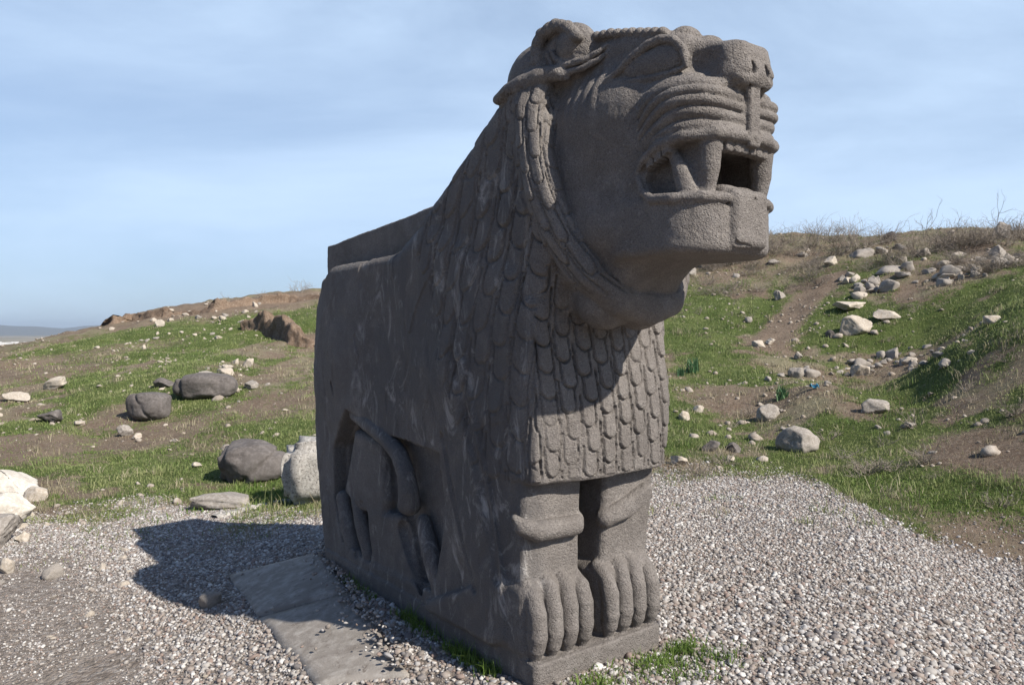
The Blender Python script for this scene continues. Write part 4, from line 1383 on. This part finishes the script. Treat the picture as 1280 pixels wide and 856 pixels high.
def pebble_mat():
    m, n, l, b = new_mat('pebble_mix')
    geo = n.new('ShaderNodeNewGeometry')
    rmp = n.new('ShaderNodeValToRGB'); l.new(geo.outputs['Random Per Island'], rmp.inputs['Fac'])
    rmp.color_ramp.interpolation = 'CONSTANT'
    cols = [(0.0, (0.37, 0.35, 0.325)), (0.14, (0.27, 0.235, 0.21)), (0.26, (0.50, 0.48, 0.455)), (0.37, (0.165, 0.155, 0.155)), (0.46, (0.28, 0.235, 0.205)), (0.56, (0.24, 0.180, 0.155)),
            (0.64, (0.36, 0.35, 0.345)), (0.74, (0.60, 0.58, 0.55)), (0.82, (0.21, 0.185, 0.165)), (0.90, (0.34, 0.31, 0.285)), (0.96, (0.12, 0.115, 0.12))]
    e = rmp.color_ramp.elements
    e[0].position, e[0].color = cols[0][0], (*cols[0][1], 1)
    e[1].position, e[1].color = cols[1][0], (*cols[1][1], 1)
    for p_, c_ in cols[2:]:
        q_ = e.new(p_); q_.color = (*c_, 1)
    tc = n.new('ShaderNodeTexCoord').outputs['Object']
    f = n_noise(n, l, tc, 60, 4, 0.65)
    c = n_mix(n, l, n_range(n, l, f, 0.35, 0.7, 0, 0.45), rmp.outputs['Color'], (0.24, 0.195, 0.16))
    l.new(c, b.inputs['Base Color'])
    b.inputs['Roughness'].default_value = 0.75
    return m


M_PEB = pebble_mat()
g_ = np.random.default_rng(21)
n_try = 380000
pp = np.stack([g_.uniform(-7.2, 7.0, n_try), g_.uniform(1.9, 9.6, n_try)], 1)
gv = gravel_amount(pp)
lx = (pp[:, 0] - LION_AT[0]) * math.cos(LION_ANG) + (pp[:, 1] - LION_AT[1]) * math.sin(LION_ANG)
ly = -(pp[:, 0] - LION_AT[0]) * math.sin(LION_ANG) + (pp[:, 1] - LION_AT[1]) * math.cos(LION_ANG)
inl = (lx > -0.02) & (lx < 0.86) & (ly > -0.01) & (ly < 2.45)
# trodden ground on the left keeps fewer stones
clump = fbm(np.concatenate([pp, np.zeros((n_try, 1))], 1), 1.3, 3)
trod = ss(-0.9, -1.5, lx) * ss(6.5, 4.5, ly)
dens = gv * (1 - 0.84 * trod * (0.75 + 0.6 * clump))
SL = [SLAB_POLY]
onslab = poly2(SL[0], pp[:, 0], pp[:, 1]) < 0.0
sdist = np.abs(poly2(np.array([SL[0][2], SL[0][3], SL[0][3] + 1e-3]), pp[:, 0], pp[:, 1]))
dens = np.where(onslab, 0.008 + 0.8 * np.exp(-(sdist / 0.07) ** 1.5), dens)
dens = dens * (0.75 + 0.35 * np.clip(clump + 0.6, 0, 1))
rl_ = np.interp(pp[:, 0], GP[::-1, 0], GP[::-1, 1])
dens = np.maximum(dens, 0.20 * ss(1.7, 0.2, pp[:, 1] - rl_) * (pp[:, 0] > 0.4) * (0.4 + np.clip(clump, 0, 1)))
pxx = 640 + FPX * pp[:, 0] / np.maximum(pp[:, 1], .1)
keep = (g_.random(n_try) < dens) & ~inl & (pxx > -160) & (pxx < 1440)
pp = pp[keep]; lxk = lx[keep]; trk = trod[keep]
sz = 0.0088 * np.exp(g_.normal(0, 0.36, len(pp))) * (1 - 0.25 * trk)
sz = np.clip(sz, 0.005, 0.027)
pz = height(pp) + sz * 0.22 + 0.077 * (poly2(SL[0], pp[:, 0], pp[:, 1]) < 0.0)
P3 = np.concatenate([pp, pz[:, None]], 1)
near = np.hypot(pp[:, 0], pp[:, 1]) < 5.2
pebble_cloud('gravel', ICO2, P3[near], sz[near], M_PEB)
pebble_cloud('gravel', ICO1, P3[~near], sz[~near], M_PEB)
# loose grit and stones over the slopes
M_RUB = stone_mat('rubble_stone', (0.22, 0.18, 0.14), (0.36, 0.31, 0.26), (0.52, 0.47, 0.41), 0.9, bump=0.4)
n_try = 60000
qq = np.stack([g_.uniform(-30, 24, n_try), g_.uniform(8, 46, n_try)], 1)
qx = 640 + FPX * qq[:, 0] / qq[:, 1]
rub = fbm(np.concatenate([qq * 1.0, np.zeros((n_try, 1))], 1) + 12, 0.5, 3)
keep = (qx > -120) & (qx < 1400) & (g_.random(n_try) < np.clip(-0.02 + 0.28 * rub + 0.12 * dirt_amount(qq), 0.012, 1))
qq = qq[keep][:16000]
qs = 0.022 * np.exp(g_.normal(0, 0.55, len(qq)))
qs = np.clip(qs, 0.015, 0.12)
pebble_cloud('rubble', ICO2, np.concatenate([qq, (height(qq) + qs * 0.25)[:, None]], 1), qs, M_RUB)

n_try = 9000
q2 = np.stack([g_.uniform(-28, -2, n_try), g_.uniform(12, 44, n_try)], 1)
q2x = 640 + FPX * q2[:, 0] / q2[:, 1]
cl2 = fbm(np.concatenate([q2, np.zeros((n_try, 1))], 1) + 33, 0.28, 4)
q2 = q2[(q2x > -60) & (q2x < 420) & (g_.random(n_try) < np.clip(cl2 * 0.9 - 0.26, 0, 1))]
s2 = np.clip(0.038 * np.exp(g_.normal(0, 0.5, len(q2))), 0.02, 0.16)
q3 = np.stack([g_.uniform(1, 24, n_try), g_.uniform(8.5, 34, n_try)], 1)
q3x = 640 + FPX * q3[:, 0] / q3[:, 1]
cl3 = fbm(np.concatenate([q3, np.zeros((n_try, 1))], 1) + 63, 0.5, 4)
q3 = q3[(q3x > 820) & (q3x < 1360) & (g_.random(n_try) < np.clip(cl3 * 0.8 - 0.10, 0, 1) * (1 - gravel_amount(q3)))]
q2 = np.concatenate([q2, q3]); s2 = np.concatenate([s2, np.clip(0.034 * np.exp(g_.normal(0, 0.55, len(q3))), 0.015, 0.14)])
pebble_cloud('rubble', ICO2, np.concatenate([q2, (height(q2) + s2 * 0.12)[:, None]], 1), s2, M_RUB)

# ------------------------------------------------------------------ grass
def blade_mesh(P, hgt, wid, lean, seed):
    """one bent two-segment blade per place"""
    g = np.random.default_rng(seed); n = len(P)
    a = g.uniform(0, 6.283, n); c_, s_ = np.cos(a), np.sin(a)
    la = g.uniform(0, 6.283, n); ln = lean * g.random(n)
    d1 = np.stack([c_, s_, 0 * c_], 1) * wid[:, None] * 0.5
    up = np.array([0, 0, 1.0])
    m = P + up * (hgt * 0.55)[:, None] + np.stack([np.cos(la), np.sin(la), 0 * la], 1) * (hgt * ln * 0.35)[:, None]
    t = P + up * (hgt * (1 - 0.25 * ln))[:, None] + np.stack([np.cos(la), np.sin(la), 0 * la], 1) * (hgt * ln)[:, None]
    V = np.stack([P - d1, P + d1, m + d1 * 0.7, m - d1 * 0.7, t], 1)
    F0 = np.array([[0, 1, 2], [0, 2, 3], [3, 2, 4]])
    Fq = (F0[None] + (np.arange(n) * 5)[:, None, None]).reshape(-1, 3)
    return V.reshape(-1, 3), Fq


def leaf_mat(name, cols, trans=0.25):
    m, n, l, b = new_mat(name)
    geo = n.new('ShaderNodeNewGeometry')
    rmp = n.new('ShaderNodeValToRGB'); l.new(geo.outputs['Random Per Island'], rmp.inputs['Fac'])
    e = rmp.color_ramp.elements
    e[0].color = (*cols[0], 1); e[1].color = (*cols[-1], 1)
    for k, c_ in enumerate(cols[1:-1]):
        q_ = e.new((k + 1) / (len(cols) - 1)); q_.color = (*c_, 1)
    tc = n.new('ShaderNodeTexCoord').outputs['Object']
    f = n_noise(n, l, tc, 0.8, 6, 0.65)
    c = n_mix(n, l, n_range(n, l, f, 0.4, 0.65, 0, 0.55), rmp.outputs['Color'], tuple(x * 1.5 + 0.01 for x in cols[-1]))
    l.new(c, b.inputs['Base Color'])
    b.inputs['Roughness'].default_value = 0.6
    tr = n.new('ShaderNodeBsdfTranslucent'); l.new(c, tr.inputs['Color'])
    mx = n.new('ShaderNodeMixShader'); mx.inputs[0].default_value = trans
    l.new(b.outputs[0], mx.inputs[1]); l.new(tr.outputs[0], mx.inputs[2])
    l.new(mx.outputs[0], n['Material Output'].inputs['Surface'])
    return m


M_GRASS = leaf_mat('hill_grass', [(0.070, 0.110, 0.028), (0.120, 0.182, 0.045), (0.165, 0.225, 0.062), (0.25, 0.245, 0.120)])
M_DRYG = leaf_mat('dry_grass', [(0.15, 0.125, 0.075), (0.24, 0.205, 0.13), (0.33, 0.29, 0.20)], 0.15)
M_LUSH = leaf_mat('lush_grass', [(0.065, 0.115, 0.020), (0.105, 0.175, 0.032), (0.16, 0.22, 0.055)], 0.3)
n_try = 520000
rr = np.exp(g_.uniform(math.log(7.0), math.log(40), n_try)); uu = g_.uniform(-R(39), R(39), n_try)
qq = np.stack([np.sin(uu) * rr, np.cos(uu) * rr], 1)
qq = qq[(qq[:, 1] > 6.3)]
rr = np.hypot(qq[:, 0], qq[:, 1])
ga = green_amount(qq)
tuf = fbm(np.concatenate([qq, np.zeros((len(qq), 1))], 1) + 55, 3.2, 3)
kp = g_.random(len(qq)) < np.clip(ga * 1.15 - 0.08 + 0.75 * tuf * (0.25 + ga * (1.3 - ga)), 0, 1) * (ga > 0.03)
qg = qq[kp]; rg = rr[kp]
hg = 0.024 * np.exp(g_.normal(0, 0.45, len(qg))) * (0.8 + 0.8 * ss(8, 25, rg))
V, Fq = blade_mesh(np.concatenate([qg, height(qg)[:, None]], 1), hg, 0.008 * (rg / 10) ** 0.8 * np.exp(g_.normal(0, .2, len(qg))), 0.9, 5)
tag(mesh_np('grass', V, Fq, M_GRASS, smooth=False), kind='stuff')
kd = ~kp & (g_.random(len(qq)) < 0.30 * (1 - gravel_amount(qq)) * (1 - 0.8 * dirt_amount(qq)))
qd = qq[kd]; rd = rr[kd]
hd = 0.032 * np.exp(g_.normal(0, 0.45, len(qd)))
V, Fq = blade_mesh(np.concatenate([qd, height(qd)[:, None]], 1), hd, 0.006 * (rd / 10) ** 0.8, 1.2, 6)
tag(mesh_np('dry_grass', V, Fq, M_DRYG, smooth=False), kind='stuff')

# tussocks: longer blades in clumps, green and dry
for mt_, cen, nb, hh_, ww_, sd in ((M_GRASS, qg[g_.integers(0, len(qg), 1100)], 26, 0.060, 0.010, 71), (M_DRYG, qd[g_.integers(0, len(qd), 700)], 22, 0.085, 0.008, 72),
                                   (M_DRYG, qg[g_.integers(0, len(qg), 350)], 16, 0.075, 0.008, 73)):
    cs = np.exp(g_.normal(0, 0.35, len(cen)))
    tp_ = (cen[:, None, :] + g_.normal(size=(len(cen), nb, 2)) * (0.06 * cs)[:, None, None]).reshape(-1, 2)
    th_ = np.repeat(cs, nb) * hh_ * np.exp(g_.normal(0, 0.3, len(tp_)))
    V, Fq = blade_mesh(np.concatenate([tp_, height(tp_)[:, None]], 1), th_, ww_ * (np.hypot(tp_[:, 0], tp_[:, 1]) / 11) ** 0.8, 1.1, sd)
    tag(mesh_np('grass_tussocks', V, Fq, mt_, smooth=False), kind='stuff')


def patch(name, pts, n, hgt, wid, mat, seed, spread=0.05):
    g = np.random.default_rng(seed); pts = np.array(pts, float)
    s = g.random(n) * (len(pts) - 1); i_ = np.minimum(s.astype(int), len(pts) - 2); f = (s - i_)[:, None]
    p = pts[i_] * (1 - f) + pts[i_ + 1] * f + g.normal(size=(n, 2)) * spread
    cl = vnoise(np.concatenate([p * 9, np.zeros((n, 1))], 1)) * 0.5 + 0.5
    p = p[g.random(n) < cl * 1.4]; n = len(p)
    V, Fq = blade_mesh(np.concatenate([p, height(p)[:, None]], 1), hgt * np.exp(g.normal(0, .4, n)), wid * np.exp(g.normal(0, .3, n)), 1.0, seed)
    return tag(mesh_np(name, V, Fq, mat, smooth=False), kind='stuff')


patch('grass', [lion_w(0.16, -0.14)[:2], lion_w(0.45, -0.12)[:2], lion_w(0.78, -0.16)[:2], lion_w(0.95, -0.10)[:2]], 1700, 0.034, 0.006, M_LUSH, 31, 0.055)
patch('grass', [lion_w(0.5, -0.35)[:2], lion_w(0.8, -0.3)[:2], lion_w(1.0, -0.3)[:2]], 600, 0.028, 0.006, M_LUSH, 32, 0.07)
patch('grass', [lion_w(-0.06, 0.25)[:2], lion_w(-0.055, 0.7)[:2], lion_w(-0.06, 1.2)[:2]], 1500, 0.05, 0.005, M_LUSH, 33, 0.022)
patch('grass', [lion_w(-0.06, 1.5)[:2], lion_w(-0.06, 1.8)[:2], lion_w(-0.05, 2.1)[:2]], 350, 0.035, 0.005, M_LUSH, 34, 0.02)
patch('grass', [hit(330, 634)[:2], hit(345, 622)[:2], hit(300, 612)[:2], hit(250, 640)[:2]], 2500, 0.05, 0.010, M_LUSH, 35, 0.12)
patch('grass', [hit(*p)[:2] for p in ((1030, 596), (1090, 600), (1150, 618), (1220, 628), (1290, 640))], 5000, 0.018, 0.010, M_LUSH, 36, 0.25)
patch('grass', [hit(*p)[:2] for p in ((90, 640), (160, 660), (120, 690))], 700, 0.035, 0.007, M_GRASS, 37, 0.4)

# ------------------------------------------------------------------ plants, dry shrubs
def strip_plant(n, h, w, seed, droop=0.8, spread=0.08):
    """long strap leaves arching from a common foot"""
    g = np.random.default_rng(seed); V = []; Fs = []
    for k in range(n):
        a = g.uniform(0, 6.283); L = h * g.uniform(0.65, 1.1); dr = droop * g.uniform(0.2, 1.0)
        p0 = np.array([g.normal() * spread, g.normal() * spread, -0.02]); dirv = np.array([math.cos(a), math.sin(a), 0]); sd = np.array([-math.sin(a), math.cos(a), 0])
        S = 6; b0 = len(V)
        for i in range(S + 1):
            t = i / S
            c_ = p0 + dirv * L * 0.55 * dr * t ** 1.6 + np.array([0, 0, L * (t - 0.28 * dr * t * t)])
            ww = w * (1 - t ** 2) * 0.5 + 0.0006
            V += [c_ - sd * ww, c_ + np.array([0, 0, -ww * .6]), c_ + sd * ww]
        for i in range(S):
            for q in (0, 1):
                a_ = b0 + i * 3 + q
                Fs.append((a_, a_ + 1, a_ + 4, a_ + 3))
    return np.array(V), np.array(Fs)


M_STRAP = leaf_mat('strap_leaf', [(0.045, 0.105, 0.050), (0.070, 0.150, 0.065), (0.105, 0.185, 0.085)], 0.3)
for px, py, h, n, lb in ((977, 499, 19, 46, 'bright green clump of strap leaves alone on the right slope'),
                         (866, 466, 20, 46, 'taller green strap leaved plant close to the lion chest'),
                         (850, 470, 13, 34, 'low green strap leaved plant half hidden by the lion chest')):
    P = hit(px, py); hh = h / FPX * P[1] * 1.15
    V, Fq = strip_plant(n, hh, hh * 0.09, px, spread=hh * 0.16)
    o = mesh_np('strap_leaf_plant', V, Fq, M_STRAP); o.location = P
    tag(o, lb, 'plant')


def twig_mesh(n, h, rad, seed, spread=0.5, branch=3, up=0.8, loose=1.0):
    """dry shrub: branching thin twigs as three-sided tubes"""
    g = np.random.default_rng(seed); V = []; Fs = []

    def tube(a, b, r0, r1):
        d = b - a; L = np.linalg.norm(d) + 1e-9; d = d / L
        s = np.cross(d, [0.31, 0.77, 0.55]); s /= np.linalg.norm(s); t = np.cross(d, s); b0 = len(V)
        for c_, r_ in ((a, r0), (b, r1)):
            for k in range(3):
                th = k * 2.094
                V.append(c_ + (s * math.cos(th) + t * math.sin(th)) * r_)
        for k in range(3):
            Fs.append((b0 + k, b0 + (k + 1) % 3, b0 + 3 + (k + 1) % 3, b0 + 3 + k))

    def grow(p, d, L, r, lev):
        q = p
        for i in range(3):
            d2 = d + g.normal(size=3) * 0.22; d2[2] += 0.05; d2 /= np.linalg.norm(d2)
            q2 = q + d2 * L / 3; tube(q, q2, r * (1 - .2 * i), r * (1 - .2 * (i + 1))); q = q2; d = d2
            if lev > 0 and g.random() < 0.85:
                d3 = d + g.normal(size=3) * 0.75; d3 /= np.linalg.norm(d3)
                grow(q, d3, L * g.uniform(0.4, 0.7), r * 0.6, lev - 1)
    for k in range(n):
        a = g.uniform(0, 6.283)
        d = np.array([math.cos(a) * spread, math.sin(a) * spread, up]) * g.uniform(0.7, 1.2); d /= np.linalg.norm(d)
        grow(np.array([g.normal() * h * spread * .35 * loose, g.normal() * h * spread * .35 * loose, -0.02]), d, h * g.uniform(0.5, 1.0), rad, branch - 1)
    return np.array(V), np.array(Fs)


M_TWIG = stone_mat('dry_twig', (0.17, 0.135, 0.105), (0.28, 0.24, 0.195), (0.40, 0.36, 0.31), 4, bump=0.2)
TW = []
for k in range(5):
    V, Fq = twig_mesh(26, 0.75, 0.008, 50 + k, 0.55, 3)
    TW.append((V, Fq))
first = {}
BR = [(h_[0], h_[1]) for h_ in np.stack([np.interp(np.linspace(0, 1, 64), np.linspace(0, 1, 8), [868, 905, 935, 985, 1060, 1140, 1210, 1285]),
                                         np.interp(np.linspace(0, 1, 64), np.linspace(0, 1, 8), [326, 318, 312, 308, 308, 314, 306, 300])], 1)]
for k, (px, py) in enumerate(BR):
    P = hit(px + rng.normal() * 9, py + rng.normal() * 9)
    v = int(rng.integers(0, 5))
    if v not in first:
        o = mesh_np('dry_shrub', TW[v][0], TW[v][1], M_TWIG, smooth=False); first[v] = o
    else:
        o = first[v].copy(); COL.objects.link(o)
    s = rng.uniform(0.5, 1.15)
    o.location = P; o.scale = (s * 1.25, s * 1.25, s * 0.85); o.rotation_euler = (0, 0, rng.uniform(0, 6.28))
    tag(o, 'grey dry shrub in the brush along the crest of the right hill', 'shrub', 'dry shrubs on the right crest')
for k in range(46):
    if k < 22: px, py = rng.uniform(880, 1030), rng.uniform(325, 372)
    else: px, py = rng.uniform(1060, 1285), rng.uniform(318, 345)
    P = hit(px, py)
    v = int(rng.integers(0, 5)); o = first[v].copy(); COL.objects.link(o)
    q = rng.uniform(0.35, 0.75)
    o.location = P; o.scale = (q * 1.5, q * 1.5, q * 0.8); o.rotation_euler = (0, 0, rng.uniform(0, 6.28))
    tag(o, 'low grey dry shrub on the upper right slope under the crest', 'shrub', 'low shrubs under the crest')
for px, py, h, n, lb in ((1243, 282, 22, 3, 'tall bare dry stalk on the skyline left of the brown boulder'),
                         (1157, 290, 24, 3, 'thin forked dry stalk on the skyline above the upper stone row'),
                         (1022, 306, 22, 2, 'single straight dry stalk on the skyline above the footpath'),
                         (957, 315, 16, 3, 'short dry stalks on the skyline just right of the lion chin')):
    P = hit(px, py + 8); hh = (h + 8) / FPX * P[1]
    V, Fq = twig_mesh(n, hh * 1.15, 0.014, px, 0.12, 3, 1.0)
    o = mesh_np('dry_stalk', V, Fq, M_TWIG, smooth=False); o.location = P
    tag(o, lb, 'dry stalk')
for px, py, w, n, lb in ((1247, 636, 50, 16, 'bleached tangle of twigs on moss at the right edge'),
                         (1085, 592, 60, 26, 'wispy grey dry weed on the near bank above the gravel'),
                         (1118, 590, 40, 16, 'second smaller dry weed right of the wispy one'),
                         (868, 594, 50, 26, 'dry grey weed tuft at the gravel edge behind the lion foreleg'),
                         (905, 580, 50, 24, 'dry grey weed in front of the dark rocks in the hollow'),
                         (1270, 520, 46, 18, 'dry twiggy bush on the near bank at the right edge'),
                         (1090, 470, 40, 20, 'dry weeds beside the lower stone row'),
                         (1170, 600, 26, 8, 'small bare twig in the moss below the brown soil')):
    P = hit(px, py); ww = w / FPX * P[1]
    V, Fq = twig_mesh(n, ww * 0.52, 0.0045, px, 0.85, 3, 0.55, 0.12)
    o = mesh_np('dry_weed', V, Fq, M_TWIG, smooth=False); o.location = P
    tag(o, lb, 'dry weed')
for px, py, w, n, lb in ((328, 376, 20, 14, 'low dry bush on the crest of the left hill'), (280, 382, 22, 14, 'dry bush at the left part of the crest bank'), (376, 366, 30, 18, 'dry bush on the crest bank beside the lion back')):
    P = hit(px, py); ww = w / FPX * P[1]
    V, Fq = twig_mesh(n, ww * 0.6, 0.012, px, 0.7, 3, 0.6)
    o = mesh_np('dry_shrub', V, Fq, M_TWIG, smooth=False); o.location = (P[0], P[1], P[2])
    tag(o, lb, 'shrub')

wv = []
for k in range(4):
    wv.append(twig_mesh(14, 0.16, 0.0028, 90 + k, 0.8, 2, 0.7, 0.08))
wfirst = {}
for k in range(56):
    P = hit(rng.uniform(850, 1285), rng.uniform(380, 600))
    if gravel_amount(P[None, :2])[0] > 0.3: continue
    v = k % 4
    if v not in wfirst:
        o = mesh_np('small_weed', wv[v][0], wv[v][1], M_TWIG, smooth=False); wfirst[v] = o
    else:
        o = wfirst[v].copy(); COL.objects.link(o)
    q = rng.uniform(0.7, 1.9)
    o.location = P; o.scale = (q, q, q * rng.uniform(.7, 1.1)); o.rotation_euler = (0, 0, rng.uniform(0, 6.28))
    tag(o, 'small dead weed standing in the grass of the right slope', 'dry weed', 'small weeds on the right slope')

# --- scrap of blue plastic
m_, n_, l_, b_ = new_mat('blue_plastic')
b_.inputs['Base Color'].default_value = (0.03, 0.16, 0.26, 1); b_.inputs['Roughness'].default_value = 0.35
P = hit(1018, 487)
gx, gy = np.meshgrid(np.linspace(-1, 1, 12), np.linspace(-1, 1, 12), indexing='ij')
V = np.stack([gx.ravel() * 0.07, gy.ravel() * 0.05, 0 * gx.ravel()], 1)
V[:, 2] = 0.06 + 0.05 * vnoise(V * 30 + 4) + 0.02 * vnoise(V * 70)
V = np.concatenate([V, V - np.array([0, 0, 0.004])])
Fs = [(i * 12 + j, (i + 1) * 12 + j, (i + 1) * 12 + j + 1, i * 12 + j + 1) for i in range(11) for j in range(11)]
Fs += [tuple(144 + q for q in f[::-1]) for f in Fs]
o = mesh_np('plastic_scrap', V, np.array(Fs), m_, smooth=False); o.location = P
tag(o, 'crumpled scrap of blue plastic on the right slope below the lower stone row', 'litter')

# ------------------------------------------------------------------ far distance
M_HILL, n_, l_, b_ = new_mat('far_hill')
b_.inputs['Base Color'].default_value = (0.10, 0.095, 0.075, 1)
hv = []; hf = []
N = 160
for k in range(N):
    a_ = R(-62) + R(90) * k / (N - 1)
    rr_ = 15000
    hgt = 110 + 70 * float(vnoise(np.array([[k * 0.09, 3.3, 0]]))[0]) + 25 * float(vnoise(np.array([[k * 0.4, 8.3, 0]]))[0])
    for q, (dr, hz) in enumerate(((-2500, -60), (-1200, hgt * 0.45), (0, hgt), (1800, hgt * 0.5), (3500, -60))):
        hv.append((math.sin(a_) * (rr_ + dr), math.cos(a_) * (rr_ + dr), hz))
for k in range(N - 1):
    for q in range(4):
        a_ = k * 5 + q
        hf.append((a_, a_ + 1, a_ + 6, a_ + 5))
tag(mesh_np('far_hills', hv, np.array(hf)[:, ::-1], M_HILL), kind='structure')
M_TOWN, n_, l_, b_ = new_mat('town_plaster')
b_.inputs['Base Color'].default_value = (0.62, 0.60, 0.57, 1)
tv = []; tf = []
cube = np.array([(x, y, z) for x in (-.5, .5) for y in (-.5, .5) for z in (0, 1)], float)
cf = np.array([(0, 1, 3, 2), (4, 6, 7, 5), (0, 4, 5, 1), (2, 3, 7, 6), (0, 2, 6, 4), (1, 5, 7, 3)])
for k in range(420):
    a_ = R(-46) + R(17) * rng.random() ** 0.8
    d_ = 2300 + 1500 * rng.random()
    p_ = np.array([math.sin(a_) * d_, math.cos(a_) * d_, -52.0])
    p_[2] = float(height(p_[None, :2])[0]) - 0.5
    tv.append(cube * np.array([rng.uniform(10, 30), rng.uniform(10, 24), rng.uniform(5, 15)]) + p_); tf.append(cf + 8 * k)
tag(mesh_np('far_town', np.concatenate(tv), np.concatenate(tf), M_TOWN, smooth=False), kind='stuff')

# ------------------------------------------------------------------ air
bm = bmesh.new(); bmesh.ops.create_cube(bm, size=1.0)
me = bpy.data.meshes.new('haze'); bm.to_mesh(me); bm.free()
haze = link(bpy.data.objects.new('haze', me))
haze.scale = (44000, 44000, 330); haze.location = (0, 0, 330 / 2 - 80)
mh = bpy.data.materials.new('air'); mh.use_nodes = True
hn, hl = mh.node_tree.nodes, mh.node_tree.links
hn.clear()
pv = hn.new('ShaderNodeVolumePrincipled')
pv.inputs['Color'].default_value = (0.72, 0.82, 0.95, 1)
pv.inputs['Density'].default_value = 5.0e-5
pv.inputs['Anisotropy'].default_value = 0.2
ho = hn.new('ShaderNodeOutputMaterial'); hl.new(pv.outputs['Volume'], ho.inputs['Volume'])
me.materials.append(mh)
haze['kind'] = 'stuff'
